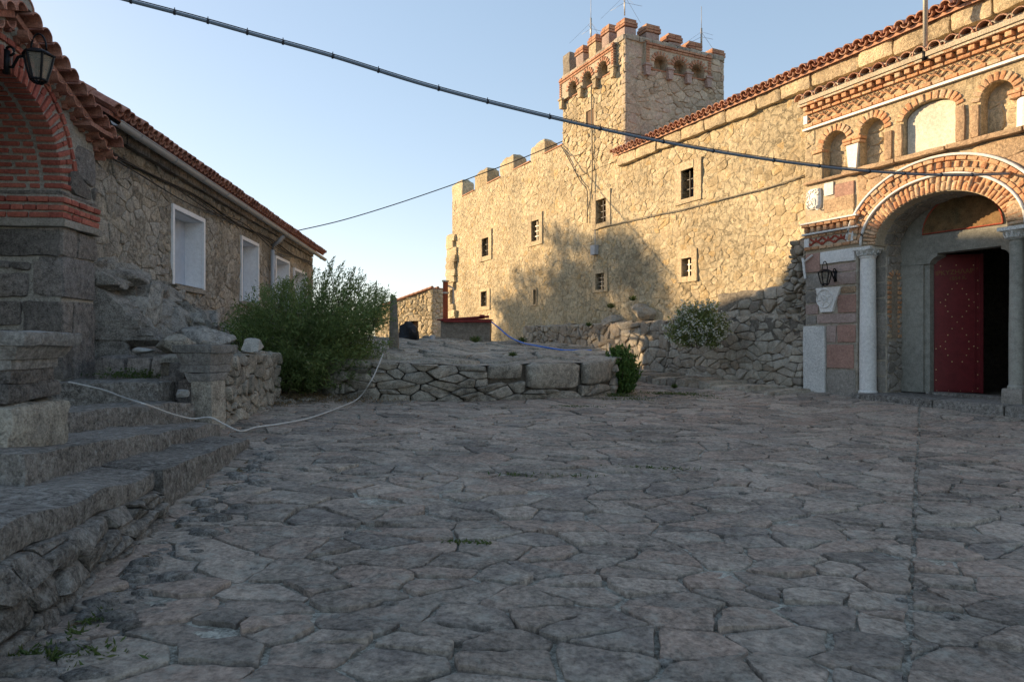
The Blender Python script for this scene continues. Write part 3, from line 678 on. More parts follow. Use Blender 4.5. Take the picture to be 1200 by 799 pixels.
# parapet course and merlons
m = MB()
for F, a, b in ((TF, -tw, 0), (SF, 0, td)):
    n = int((b-a)/.5)
    for i in range(n): rbox(m, F, a+(b-a)*i/n+(.0 if i else 0), a+(b-a)*(i+1)/n-.01, -.3, .08, ZF1, ZTW-.02+random.uniform(-.02, .02), n=(4, 3, 3), amp=.02, rnd=.04, seed=i)
m.build('parapet_course', M['terrace'], tower, smooth=True, sharp=45)
def merlon(F, ua, ub, ztop, dep=.42, brick=True, mat='pink'):
    m = MB(); zm = ztop-(.27 if brick else 0)
    rbox(m, F, ua, ub, -dep, .03, ZTW-.03, zm, n=(4, 4, 4), amp=.02, rnd=.035, seed=ua)
    me = m.build('merlon', M[mat], tower, smooth=True, sharp=45)
    if brick:
        m = MB()
        for r in range(3):
            e = .03 if r < 2 else .0
            box(m, F, ua-e, (ua+ub)/2-.008, -dep-e, .03+e, zm+.01+r*.09, zm+.078+r*.09); box(m, F, (ua+ub)/2+.008, ub+e, -dep-e, .03+e, zm+.01+r*.09, zm+.078+r*.09)
        m.build('brick_cap', M['brick'], me)
for (a, b, y, br, mt) in ((660, 668, 64, False, 'terrace'), (675.5, 684, 56, True, 'pink'), (690.5, 699, 43, True, 'tan'), (706, 714.5, 31.5, True, 'pink')):
    merlon(TF, TF.ray(a)[0], TF.ray(b)[0], TFq((a+b)/2, y)[1], brick=br, mat=mt)
merlon(TF, TF.ray(723)[0], 0, TFq(733, 21)[1], dep=.42, mat='pink')
for (a, b, y) in ((757, 772.5, 30), (783, 798, 41), (807, 821, 50)): merlon(SF, SF.ray(a)[0], SF.ray(b)[0], SFq((a+b)/2, y)[1])
merlon(SF, SF.ray(834)[0], td, SFq(838, 58)[1], mat='tan')

# ================================================================ LOW WALLS IN FRONT OF THE LONG WALL
def gu(F, u, w): p = F.P(u, w, 0); return gz(p[0], p[1])
# terrace wall
WT = .42; a, b = MF.ray(612, WT)[0], MF.ray(783, WT)[0]
ztw = MF.q(700, 380, WT)[1]
terr_w = thing('terrace_wall', MF.P((a+b)/2, .2, .3), 'low dry stone terrace wall with a flat top, a patch of evening sun at its near end', 'wall')
m = MB(); rbox(m, MF, a, b, -.1, WT-.045, .2, ztw-.03, n=(40, 6, 8), amp=.04, rnd=.03); tb2 = m.build('core', M['dark'], terr_w, smooth=True)
cs = cells(a, b, .3, ztw, .27, 1.35, 31, small=.5, big=.2, jit=.48)
masonry(tb2, cs, lambda u, z, w: MF.P(u, WT-.05+w+nz((u, z, 2), 1.5)*.05, z), M['terrace'], 'stone', 140, 9, 'small_stones', h=.06, joint=.007, deep=.06, cut=.12)
cs = cells(a, b, 0, .4, .3, 1.3, 33); masonry(tb2, cs, lambda u, s, w: MF.P(u, WT-s-.03, ztw-.02+w), M['terrace'], 'stone', 0, 9, 'top_stones', h=.05, joint=.01, deep=.05)
# natural rocks bulging on top of the terrace
for k, (px, py, Y, r, lab) in enumerate([(760, 368, 20.55, (.70, .40, .42), 'big rounded rock against the sunlit wall just above the end of the terrace wall'), (722, 377, 21.9, (.6, .3, .25), 'smaller grey rock lying on the terrace wall, left of the big rounded one')]):
    m = MB(); boulder(m, at(px, py, Y), r, 40+k); m.build('rock', M['terrace'], smooth=True, sharp=40, label=lab, cat='rock')
# shaded battered wall
a, b = MF.ray(785, .45)[0], MF.ray(942, .45)[0]; zt2 = MF.q(860, 372, .45)[1]
bat = thing('retaining_wall', MF.P((a+b)/2, .4, .3), 'shaded retaining wall of mixed grey rubble between the flowering bush and the gateway pier', 'wall')
m = MB(); rbox(m, MF, a, b, -.1, .39, .1, zt2-.05, n=(30, 4, 8), amp=.05, rnd=.03); c_ = m.build('core', M['dark'], bat, smooth=True)
bt = lambda u, z, w: MF.P(u, .38+w+(1.6-z)*.12+nz((u, z, 2), 1.6)*.06, z)
cs = cells(a, b, .3, zt2+.02, .185, 1.85, 35, small=.45, big=.2, jit=.36); masonry(c_, cs, bt, M['terrace'], 'stone', 150, 9, 'small_stones', h=.05, joint=.006, deep=.06, cut=.12)
E2 = Fr(MF.P(a, .7, 0)[:2], (MF.n[0], MF.n[1]))
cs = cells(a, b, 0, .4, .3, 1.3, 36); masonry(c_, cs, lambda u, s, w: MF.P(u, .38-s, zt2-.04+w), M['terrace'], 'stone', 0, 9, 'top_stones', h=.06, joint=.01, deep=.05)
# upper, thinner course behind its top, up to about the shadow line
a2, b2 = MF.ray(838, .2)[0], MF.ray(941, .2)[0]; z2 = MF.q(890, 340, .2)[1]
m = MB(); rbox(m, MF, a2, b2, -.1, .13, zt2-.2, z2, n=(20, 3, 5), amp=.05, rnd=.04); m.build('upper_core', M['dark'], bat, smooth=True)
cs = cells(a2, b2, zt2-.1, z2+.06, .27, 1.4, 37, small=.4, clips=[(a2+1.6, z2+.05, -.5, 1.2)]); masonry(c_, cs, lambda u, z, w: MF.P(u, .12+w, z), M['terrace'], 'stone', 40, 9, 'small_upper_stones', h=.08, joint=.008, deep=.08)
# ragged masonry stub where an older wall was broken off
a3, b3 = MF.ray(908, .45)[0], MF.ray(943, .45)[0]
stub = thing('broken_wall_stub', MF.P((a3+b3)/2, .3, 1), 'ragged column of rounded rubble left from a broken wall, climbing beside the gateway pier', 'wall')
m = MB(); zt3 = MF.q(925, 283, .4)[1]
prism(m, MF, [(a3+.12, .9), (b3, .9), (b3, zt3+.1), (a3+.42, zt3), (a3+.2, zt3-.8)], -.1, .24)
c_ = m.build('core', M['dark'], stub)
cs = cells(a3, b3, .9, zt3, .17, 1.15, 38, small=.3, clips=[(a3+.2, zt3-.8, -1, .25)]); masonry(c_, cs, lambda u, z, w: MF.P(u, .26+w+nz((u, z, 0), 2.2)*.1, z), M['terrace'], 'stone', 80, 8, 'small_stones', h=.11, joint=.008, deep=.12)
# ledge of larger stones along the foot
a4, b4 = MF.ray(664, 1.75)[0], MF.ray(905, 1.75)[0]
led = thing('stone_ledge', MF.P((a4+b4)/2, 1.5, .4), 'knee-high ledge of rough stones along the foot of the shaded wall', 'ledge')
m = MB(); Rr = random.Random(3); u = a4
i = 0
while u < b4:
    l = Rr.uniform(.18, .46); zt_ = MF.q(785, 435, 1.75)[1]+Rr.uniform(-.07, .03)-.30*(u-a4)/(b4-a4)
    m = MB(); g = gu(MF, u, 1.75)
    rbox(m, MF, u, min(u+l-.02, b4), .3, 1.68+Rr.uniform(-.05, .05), g-.15, zt_, n=(6, 5, 4), amp=.05, rnd=.06, seed=i, sc=2.5); m.build('stone', M['terrace'], led, smooth=True, sharp=45); u += l; i += 1

# ================================================================ GATEWAY
GW = .5; UC = -13.80; AR = 1.18; ZS = 3.38; RI = .78
gate = thing('gateway', MF.P(UC, .3, .3), 'arched monastery gateway of striped brick, marble and coloured stone with blind niches above', 'gateway')
GL = MF.ray(943, GW)[0]; GR = -9.2; uP = MF.ray(1003.5, GW)[0]; uRv = UC-AR; uRr = UC+AR; gzz = gu(MF, -15, GW)
# front wall above the springing, pierced by the arch
m = MB(); arcade(m, MF, GL, GR, ZS-.02, 4.9, GW-.03, -.3, [(uRv, uRr, ZS-.02, ZS, RI)], N=24)
gf = m.build('front_wall', M['gmortar'], gate)
# lower parts: pier cores and reveals
m = MB()
box(m, MF, GL, uP, -.3, GW-.03, .1, ZS-.02, .3); box(m, MF, uP, uRv, -.3, .14, .1, ZS-.02, .3)
pc = m.build('pier_core', M['terrace'], gate); m = MB()
box(m, MF, uRr+.33, GR, -.3, GW-.03, .1, ZS-.02, .3); box(m, MF, uRr, uRr+.33, -.3, .14, .1, ZS-.02, .3); m.build('pier_core', M['terrace'], gate)
# coloured blocks of the left pier, measured one by one
BL = [(942, 382, 968, 466, 'pitted', .045), (969, 381, 980.5, 402, 'pink', .02), (981, 380.5, 1003, 402, 'red', .02), (969, 403.5, 1001, 432, 'red', .015), (969, 433.5, 1003, 468, 'greyst', .02),
      (944, 370, 957, 381, 'greyst', .01), (957.5, 367.5, 1003.5, 379.5, 'pink', .02), (944, 357, 959.5, 369, 'pink', .01), (944, 341, 958, 356, 'greyst', .012), (985, 335.5, 1003.5, 344, 'buff', .015), (981.5, 345, 1003.5, 367, 'red', .02),
      (944, 321, 964, 340, 'greyst', .012), (964.5, 320, 1003.5, 334.5, 'pink', .025), (963, 309.5, 1003.5, 319.5, 'pink', .012), (944, 297, 961.5, 320, 'red', .02), (962, 293, 1003, 308.5, 'marble', .04),
      (944, 248.5, 1001, 258, 'tan', .02), (966, 231, 1001.5, 248, 'buff', .03), (978, 214, 1001.5, 230.5, 'red', .02), (966, 214, 977.5, 230, 'marble', .03), (944, 207, 1003, 213, 'tan', .02)]
def blk(m, F, x0, y0, x1, y1, w, pr, wb, seed):
    u0, u1, z0, z1 = rect_px(x0, y0, x1, y1, w, F); g = .006
    rbox(m, F, u0+g, u1-g, wb, w+pr, z0+g, z1-g, n=(5, 3, 4), amp=.010, rnd=.018, seed=seed, sc=4)
for i, (x0, y0, x1, y1, mt, pr) in enumerate(BL):
    m = MB(); blk(m, MF, x0, y0, x1, y1, GW-.02, pr, .16, i); m.build('marble_slab' if mt == 'pitted' else 'stone', M[mt], pc, smooth=True, sharp=40)
# wedge shaped relief with a carved cross in a ring
u0, z0 = MF.q(962.5, 367, GW); u1 = MF.q(976, 366, GW)[0]; ut0 = MF.q(957, 338, GW)[0]; ut1, zt_ = MF.q(986, 336, GW)
m = MB(); prism(m, MF, [(u0, z0+.01), (u1, z0+.01), (u1+.05, z0+.16), (ut1, zt_), (ut0, zt_), (u0-.06, z0+.2)], .3, GW+.03, .4)
rel = m.build('relief_slab', M['marble'], pc)
m = MB(); uc = (ut0+u1)/2+.02; zc = z0+(zt_-z0)*.56; R = .19
tube(m, [MF.P(uc+R*math.cos(a), GW+.035, zc+R*math.sin(a)) for a in np.linspace(0, 2*math.pi, 25)], .014, 6, cap=False)
for k in range(3):
    a = math.pi*k/3+.3; tube(m, [MF.P(uc-R*math.cos(a), GW+.033, zc-R*math.sin(a)), MF.P(uc+R*math.cos(a), GW+.033, zc+R*math.sin(a))], .012, 6)
tube(m, [MF.P(uc+.075*math.cos(a), GW+.035, zc+.075*math.sin(a)) for a in np.linspace(0, 2*math.pi, 15)], .012, 6, cap=False)
m.build('carved_wheel', M['marble'], rel, smooth=True)
# carved acanthus scrap
u0, u1, z0, z1 = rect_px(945, 222, 964, 247, GW)
m = MB(); rr = random.Random(4); rbox(m, MF, u0+.03, u1-.06, .25, GW+.02, z0, z1, n=(4, 3, 5), amp=.03, rnd=.04)
for k in range(16):
    a = rr.uniform(0, 6.28); uc = rr.uniform(u0+.05, u1-.05); zc = rr.uniform(z0+.04, z1-.04)
    tube(m, [MF.P(uc+.05*math.cos(a+t)*(.5+t/5), GW+.03, zc+.06*math.sin(a+t)*(.5+t/5)) for t in np.linspace(0, 3.6, 8)], .014, 5)
m.build('acanthus_fragment', M['marble'], pc, smooth=True)
u0, z0 = MF.q(944, 320, GW); m = MB()
tube(m, [MF.P(*x) for x in ((u0-.05, GW+.03, MF.q(943, 303, GW)[1]), (u0-.03, GW+.03, MF.q(943, 308, GW)[1]), (u0+.02, GW+.03, MF.q(945, 327, GW)[1]))], .03, 4)
tube(m, [MF.P(u0+.2, GW+.03, MF.q(950, 300, GW)[1]), MF.P(u0-.03, GW+.03, MF.q(943, 308, GW)[1])], .022, 4); m.build('marble_shard', M['marble'], pc)
# unit brick
def brick_mesh(name, mat, seed):
    r = random.Random(seed); m = MB(); j = lambda: r.uniform(-.035, .035)
    c8 = [(-.5+j(), -.5+j(), -.5+j()), (.5+j(), -.5+j(), -.5+j()), (.5+j(), .5+j(), -.5+j()), (-.5+j(), .5+j(), -.5+j()), (-.5+j(), -.5+j(), .5+j()), (.5+j(), -.5+j(), .5+j()), (.5+j(), .5+j(), .5+j()), (-.5+j(), .5+j(), .5+j())]
    rough(m, c8, n=(3, 3, 3), amp=.02, rnd=.09, sc=2, seed=seed, tint=0.)
    me = bpy.data.meshes.new(name); me.from_pydata(m.v, [], m.f); a = me.attributes.new('tint', 'FLOAT', 'POINT'); a.data.foreach_set('value', [0.]*len(m.v)); me.materials.append(mat)
    me.polygons.foreach_set('use_smooth', [True]*len(me.polygons)); me.set_sharp_from_angle(angle=math.radians(35)); return me
GB = [brick_mesh('brick', M['gbrick'], s) for s in range(4)]; LB = [brick_mesh('brick', M['lbrick'], s+9) for s in range(4)]
def brick(ms, parent, F, u, z, w, su, sz, sw, rot=0, name='brick'):
    """brick centred at (u, w, z), size su x sw x sz, turned by rot in the plane of the wall"""
    d = Vector((F.d[0], F.d[1], 0)); n = Vector((F.n[0], F.n[1], 0)); k = Vector((0, 0, 1)); c, s = math.cos(rot), math.sin(rot)
    return place(random.choice(ms), name, parent, F.P(u, w, z), d*c+k*s, -n, k*c-d*s, (su, sw, sz))
def ring(ms, parent, F, uc, zs, r, rise, th, n, w, sw, a0=0., a1=math.pi, gap=.28, split=0, mb=None):
    for k in range(n):
        a = a0+(a1-a0)*(k+.5)/n; rm = r+th/2; ri = rise+th/2
        u = uc+rm*math.cos(a); z = zs+ri*math.sin(a); nxv, nzv = math.cos(a)/rm, math.sin(a)/ri; an = math.atan2(nzv, nxv)
        arc = math.hypot(rm*math.sin(a), ri*math.cos(a))*(a1-a0)/n
        parts = [(0, 1)] if not (split and k % 2) else [(0, .58), (.62, 1)]
        for (p, q) in parts:
            cc = (p+q)/2-.5; brick(ms, parent, F, u+math.cos(an)*th*cc, z+math.sin(an)*th*cc, w-sw/2+random.uniform(-.006, .006), th*(q-p)*.97, arc*(1-gap), sw, an)
ring(GB, gf, MF, UC, ZS, AR+.0, RI+.0, .27, 42, GW+.015, .5, gap=.3, split=1)
cs = cells(-.28, .22, .0, 3.2, .17, 1.3, 151, small=.2)
masonry(gf, cs, lambda x, y, w: MF.P(UC+(AR-.0-w)*math.cos(math.pi*y/3.2), x, ZS+(RI-w)*math.sin(math.pi*y/3.2)), M['greyst'], 'stone', 40, 9, 'small_vault_stones', h=.02, joint=.007)
# dentil ring between two white mouldings
def arcline(m, F, uc, zs, a, b, w, r, n=40, s0=0., s1=math.pi, sides=5):
    tube(m, [F.P(uc+a*math.cos(t), w, zs+b*math.sin(t)) for t in np.linspace(s0, s1, n)], r, sides)
m = MB(); arcline(m, MF, UC, ZS, AR+.295, RI+.295, GW+.02, .028); arcline(m, MF, UC, ZS, AR+.62, RI+.62, GW+.03, .03, s0=.12, s1=math.pi-.12)
m.build('white_moulding', M['marble'], gf, smooth=True)
for j, (r0, wz, g) in enumerate(((.325, .02, .12), (.52, .045, .12))): ring(GB, gf, MF, UC, ZS, AR+r0, RI+r0, .065, 26, GW+wz, .2, gap=g, a0=.10, a1=math.pi-.10)
ring(GB, gf, MF, UC, ZS, AR+.40, RI+.40, .11, 30, GW+.03, .25, gap=.5, a0=.10, a1=math.pi-.10)
# spandrel stones
sp_in = lambda u, z: ((u-UC)/(AR+.68))**2+((max(z, ZS)-ZS)/(RI+.68))**2 > 1 and u > uP-.05
cs = cells(uP, GR, ZS+.05, 4.84, .22, 1.7, 51, inside=sp_in, small=.2)
masonry(gf, cs, lambda u, z, w: MF.P(u, GW-.03+w, z), M['buff'], 'stone', 60, 9, 'small_spandrel_stones', h=.03, joint=.012)
# brick string courses and the star band on the pier
def course(F, a, b, z, h, w, sw=.2, l=.2, gap=.015, ms=GB, parent=gf, maxn=999):
    n = max(1, int(round((b-a)/l))); d = (b-a)/n
    for i in range(n): brick(ms, parent, F, a+d*(i+.5), z+h/2, w-sw/2+random.uniform(-.006, .006), d-gap, h*.9, sw)
def dentils(F, a, b, z, h, w, sp=.2, parent=gf, ms=GB, sw=.16, wd=.55):
    n = int((b-a)/sp)
    for i in range(n): brick(ms, parent, F, a+(i+.5)*(b-a)/n, z+h/2, w-sw/2, sp*wd, h*.92, sw)
def star_band(F, a, b, z0, z1, w, parent, name='star_pattern', cell=.26, mat='gbrick', r=.010):
    m = MB(); n = max(1, int(round((b-a)/cell))); c = (b-a)/n; h = z1-z0
    for i in range(n+1):
        u = a+i*c
        for s in (-1, 1):
            if (i == 0 and s < 0) or (i == n and s > 0): continue
            tube(m, [F.P(u+s*c/2*t, w, z1-h*.06-h*.44*math.sin(t*math.pi/2)**1.0) for t in np.linspace(.06, 1, 6)], r*1.5, 4, cap=True)
            tube(m, [F.P(u+s*c/2*t, w, z0+h*.06+h*.44*math.sin(t*math.pi/2)) for t in np.linspace(.06, 1, 6)], r*1.5, 4)
        if i < n: tube(m, [F.P(u+c/2, w, z0+h*.5), F.P(u+c/2, w, z1-h*.1)], r*1.6, 4); tube(m, [F.P(u, w, z0+h*.12), F.P(u, w, z0+h*.4)], r*1.3, 4)
    m.build(name, M[mat], parent, smooth=True, sharp=60)
m = MB(); box(m, MF, GL, uP, .1, GW-.01, 3.44, 4.06, .6); pb = m.build('pier_band', M['gmortar'], gate)
course(MF, GL, uP+.06, 3.44, .07, GW+.03, parent=pb); course(MF, GL, uP+.06, 3.70, .06, GW+.03, parent=pb)
M['rbrick'] = stone_mat('red_pattern_brick', [(.33, .07, .045), (.40, .11, .07)], mot=.2, sc=8)
star_band(MF, GL+.14, uP-.2, 3.515, 3.695, GW+.0, pb, cell=.27, mat='rbrick', r=.014)
m = MB(); box(m, MF, GL, GL+.12, .3, GW+.02, 3.515, 3.695); box(m, MF, uP-.2, uP-.06, .3, GW+.03, 3.51, 3.70); m.build('marble_ends', M['marble'], pb)
m = MB(); box(m, MF, GL-.02, uP+.06, .2, GW+.07, 3.765, 3.80); m.build('white_moulding', M['marble'], pb)
dentils(MF, GL, uP+.03, 3.81, .11, GW+.07, sp=.155, parent=pb); course(MF, GL-.02, uP+.06, 3.925, .06, GW+.10, parent=pb)
m = MB(); box(m, MF, GL-.03, uP+.08, .2, GW+.12, 3.99, 4.02); m.build('ledge_moulding', M['marble'], pb)
# columns
for k, (uc, w, lab) in enumerate(((MF.ray(1017, .34)[0], .34, 0), (MF.ray(1192, .34)[0], .34, 1))):
    c = MF.P(uc, w, 0); zb_ = .46 if k == 0 else .72; rr_ = .155 if k == 0 else .115; m = MB()
    pr = [(rr_+.02, zb_), (rr_+.02, zb_+.04), (rr_+.0, zb_+.06), (rr_, zb_+.9), (rr_-.008, 2.2), (rr_-.014, 3.14), (rr_+.005, 3.15), (rr_+.005, 3.18)]
    lathe(m, (c[0], c[1], 0), pr, 24); col = m.build('column', M['marble'] if k == 0 else M['frame'], gate, smooth=True, sharp=40)
    m = MB(); lathe(m, (c[0], c[1], 0), [(rr_, 3.17), (rr_+.03, 3.2), (rr_+.02, 3.23), (rr_+.07, 3.29), (rr_+.075, 3.3)], 24)
    for q in range(12):
        a = 2*math.pi*q/12; p = (c[0]+math.cos(a)*(rr_+.035), c[1]+math.sin(a)*(rr_+.035))
        tube(m, [(p[0], p[1], 3.19), (p[0]+.012*math.cos(a), p[1]+.012*math.sin(a), 3.24), (p[0]+.035*math.cos(a), p[1]+.035*math.sin(a), 3.285)], [.02, .024, .014], 5)
    box(m, MF, uc-.2, uc+.2, w-.2, w+.2, 3.3, 3.36); m.build('capital', M['pitted'], col, smooth=True, sharp=40)
    if k: m = MB(); rbox(m, MF, uc-.16, uc+.16, w-.17, w+.17, .45, .73, n=(4, 4, 4), amp=.01, rnd=.03); m.build('base_block', M['greyst'], col, smooth=True, sharp=40)
# right pier, mostly outside the frame
zz = .3; k = 0
while zz < 4.8:
    h = [.3, .22, .34, .26][k % 4]; m = MB(); rbox(m, MF, uRr+.36, GR, .16, GW+.0, zz, zz+h-.012, n=(6, 3, 3), amp=.01, rnd=.02, seed=k)
    if not (3.38 < zz < 4.8): m.build('stone', M[['greyst', 'red', 'pink', 'marble'][k % 4]], pc, smooth=True, sharp=40)
    zz += h; k += 1
# reveal: rubble with a blind brick niche
RF = Fr(MF.P(uRv, .14, 0)[:2], (-MF.n[0], -MF.n[1]))      # u grows inward, faces the camera
cs = cells(0, .44, .5, ZS, .19, 1.4, 52, small=.3, holes=[(.09, .34, 1.55, 2.75)]); masonry(pc, cs, lambda u, z, w: RF.P(u, w, z), M['greyst'], 'stone', 40, 8, 'small_reveal_stones', h=.03, joint=.01)
for k in range(12):
    for s in (.065, .365): brick(GB, pc, RF, s, 1.6+k*.095, -.02, .10, .06, .1)
ring(GB, pc, RF, .215, 2.72, .09, .09, .11, 7, .03, .1)
m = MB(); box(m, RF, .11, .32, -.3, .006, 1.55, 2.8); m.build('niche_back', M['terrace'], pc)
for uu in (uP+.02,): 
    m = MB(); 
    for z in np.arange(.5, 3.2, .31): rbox(m, MF, uP+.0, uRv-.02, -.1, .155, z, z+.295, n=(4, 3, 3), amp=.012, rnd=.02, seed=z)
    m.build('nook_stones', M['greyst'], pc, smooth=True, sharp=40)
# stone door frame, lintel with brackets, lunette
wD = -.3; uJ0 = MF.ray(1058, wD)[0]; uO0 = MF.ray(1089, wD)[0]; uO1 = MF.ray(1187, wD)[0]
m = MB(); rbox(m, MF, uJ0-.05, uO0-.10, wD-.25, wD+.03, .5, 2.98, n=(3, 3, 8), amp=.006, rnd=.012); box(m, MF, uO0-.10, uO0, wD-.25, wD-.02, .5, 2.98)
m.build('door_jamb', M['frame'], gate, smooth=True, sharp=35); m = MB(); rbox(m, MF, uO1, uRr+.05, wD-.25, wD+.03, .5, 2.98, n=(3, 3, 8), amp=.006, rnd=.012)
dj = m.build('door_jamb', M['frame'], gate, smooth=True, sharp=35)
m = MB(); rbox(m, MF, uRv, uRr, wD-.25, wD+.035, 3.16, 3.53, n=(12, 3, 4), amp=.008, rnd=.015); box(m, MF, uRv, uO0-.02, wD-.25, wD+.034, 2.98, 3.17)
prism(m, MF, [(uO0-.10, 2.98), (uO0+.03, 2.98), (uO0+.05, 3.03), (uO0+.10, 3.08), (uO0+.17, 3.11), (uO0+.17, 3.165), (uO0-.10, 3.165)], wD-.24, wD+.03)
prism(m, MF, [(uO1+.10, 2.98), (uO1+.10, 3.165), (uO1-.17, 3.165), (uO1-.17, 3.11), (uO1-.10, 3.08), (uO1-.05, 3.03), (uO1-.03, 2.98)], wD-.24, wD+.03)
m.build('lintel', M['frame'], gate, smooth=True, sharp=35)
m = MB(); box(m, MF, uRv-.01, uRr+.01, wD-.25, wD-.02, 3.5, 4.3); lun = m.build('tympanum', M['frame'], gate)
m = MB(); pts = [(UC+.72*math.cos(t)-.03, 3.56+.66*math.sin(t)) for t in np.linspace(0, math.pi, 22)]; prism(m, MF, pts, wD-.03, wD-.005, .3); mu = m.build('mural', M['fresco'], lun)
m = MB(); tube(m, [MF.P(u, wD, z) for u, z in pts]+[MF.P(pts[0][0], wD, pts[0][1])], .014, 5); m.build('red_border', M['rbrick'], lun)
# passage behind the door
m = MB(); u0, u1 = uO0-.5, uO1+.8
for q in ((u0-.2, u0, -6, -.56, .4, 3.9), (u1, u1+.2, -6, -.56, .4, 3.9), (u0, u1, -6.2, -6, .4, 3.9), (u0, u1, -6, -.56, 3.7, 3.9), (u0, u1, -6, -.56, .3, .48)): box(m, MF, *q, tint=.2)
pas = m.build('passage', M['dark'], gate)
PF = Fr(MF.P(u1-.01, -.56, 0)[:2], (MF.n[0], MF.n[1])); BF = Fr(MF.P(u0, -6, 0)[:2], MF.d)
cs = cells(0, u1-u0, .48, 3.7, .28, 1.3, 53); masonry(pas, cs, lambda u, z, w: BF.P(u, w, z), M['ashlar'], 'stone', 0, 9, 'passage_stones', h=.04)
# red door leaf, swung inward a little
H = MF.P(uO0+.015, wD-.13, 0); Yh = H[1]; Yf = Yh*.985; Fx = ((1151-600)/800*Yf, Yf)
DF = Fr((H[0], H[1]), (Fx[0]-H[0], Fx[1]-H[1])); dw = math.hypot(Fx[0]-H[0], Fx[1]-H[1]); d0, d1 = .52, 3.15
m = MB(); box(m, DF, 0, dw, -.07, 0, d0, d1, .4); door = m.build('door', M['door'], gate)
m = MB(); box(m, DF, dw-.045, dw+.012, -.085, .022, d0-.01, d1+.01, .9); box(m, DF, dw-.13, dw-.10, 0, .008, d0+.02, d1-.05, .6)
for z in (d0+.02, d1-.05): box(m, DF, .02, dw-.05, 0, .006, z, z+.02, .6)
m.build('edge_strip', M['door'], door)
m = MB(); st = []
for t in np.linspace(0, 2*math.pi, 19)[:-1]:      # figure of eight of brass studs
    st.append((dw*.49+.17*math.sin(2*t)*1.0*(1 if True else 0), 1.78+.83*math.cos(t)*1.0))
st = [(dw*.48+s*.205*math.sin(math.pi*t), z) for (za, zb2) in ((2.60, 1.86), (1.86, .98)) for t in (0, .14, .28, .42, .58, .72, .86) for s in (-1, 1) for z in [za+(zb2-za)*t]]
st += [(dw*.48+s*.285, z) for s in (-1, 1) for z in (2.24, 1.40)]+[(dw*f, 2.93+.02*math.sin(f*3)) for f in (.13, .46, .82)]+[(dw-.075, z) for z in np.linspace(d0+.08, d1-.5, 9)]+[(dw*f, d0+.03) for f in (.05, .3, .55, .8)]+[(.03, z) for z in (.75, .95, 1.35)]
for (u, z) in st: 
    p = DF.P(u, 0, z); m.add([DF.P(u+.011*math.cos(a), 0.001, z+.011*math.sin(a)) for a in np.linspace(0, 6.283, 7)[:-1]]+[DF.P(u, .012, z)], [(i, (i+1) % 6, 6) for i in range(6)])
m.build('brass_studs', M['gold'], door, smooth=True)
def text(body_, F, u, w, z, size, parent, mat):
    c = bpy.data.curves.new('lettering', 'FONT'); c.body = body_; c.size = size; c.align_x = 'CENTER'; c.extrude = .002; c.materials.append(mat)
    o = bpy.data.objects.new('lettering', c); COL.objects.link(o); o.parent = parent; pl = wl(parent); p = F.P(u, w, z)
    d = F.d; n = F.n; tl = math.radians(4)
    bpy.context.view_layer.update(); me = bpy.data.meshes.new_from_object(o); bpy.data.objects.remove(o); o = bpy.data.objects.new('lettering', me); COL.objects.link(o); o.parent = parent; me.materials.clear(); me.materials.append(mat)
    o.matrix_basis = Matrix(((d[0], 0, n[0], p[0]-pl[0]), (d[1], 0, n[1], p[1]-pl[1]), (0, 1, 0, p[2]-pl[2]), (0, 0, 0, 1))) @ Matrix.Rotation(tl, 4, 'Z')
text('IPKYZHΛAPY', DF, dw*.47, .003, 2.78, .125, door, M['letter']); text('1854 K.', DF, dw*.5, .003, 2.67, .10, door, M['letter'])
# threshold
m = MB(); g = gu(MF, -14, .8)
for (a, b) in ((uP+.1, uP+1.7), (uP+1.72, uRr+.1), (uRr+.12, GR)): rbox(m, MF, a, b, -.56, .78, .0, .48, n=(10, 5, 4), amp=.012, rnd=.03, seed=a)
rbox(m, MF, uO0-.02, uO1+.02, -.56, -.22, .45, .53, n=(6, 3, 2), amp=.005, rnd=.012)
m.build('threshold', M['step'], gate, smooth=True, sharp=40)
# ledge, upper blind arcade, star band, dentils, tiled eave
m = MB(); u = GL+1.0; k = 0
while u < GR:
    l = random.uniform(.7, 1.3); rbox(m, MF, u, min(u+l-.01, GR), .2, GW+.13, 4.83, 4.93, n=(6, 4, 2), amp=.012, rnd=.03, seed=k); u += l; k += 1
rbox(m, MF, GL, GL+.98, .2, GW+.06, 4.84, 4.90, n=(6, 4, 2), amp=.01, rnd=.02)
m.build('sill_ledge', M['buff'], gate, smooth=True, sharp=40)
NI = [(-16.17, -15.6, 4.9, 5.55, .28), (-15.31, -14.78, 4.94, 5.57, .28), (-14.4, -13.44, 4.95, 5.60, .24), (-13.03, -12.51, 4.95, 5.53, .27), (-12.2, -11.6, 4.95, 5.53, .28), (-11.2, -10.3, 4.95, 5.60, .24)]
m = MB(); arcade(m, MF, GL, GR, 4.88, 6.60, GW-.02, .0, NI, N=14); up = m.build('upper_front', M['tan'], gate)
m = MB()
for k, h in enumerate(NI): box(m, MF, h[0]-.02, h[1]+.02, .0, .27 if k != 2 else .36, 4.9, 5.88, .5)
m.build('niche_infill', M['gmortar'], up)
m = MB(); h = NI[2]; pts = [(h[1]-.02, 4.96), (h[1]-.02, 5.6)]+[((h[0]+h[1])/2+.46*math.cos(t), 5.6+.22*math.sin(t)) for t in np.linspace(.05, math.pi-.05, 12)]+[(h[0]+.02, 5.6), (h[0]+.02, 4.96)]
prism(m, MF, pts, .36, .385); m.build('painted_panel', M['plaster'], up)
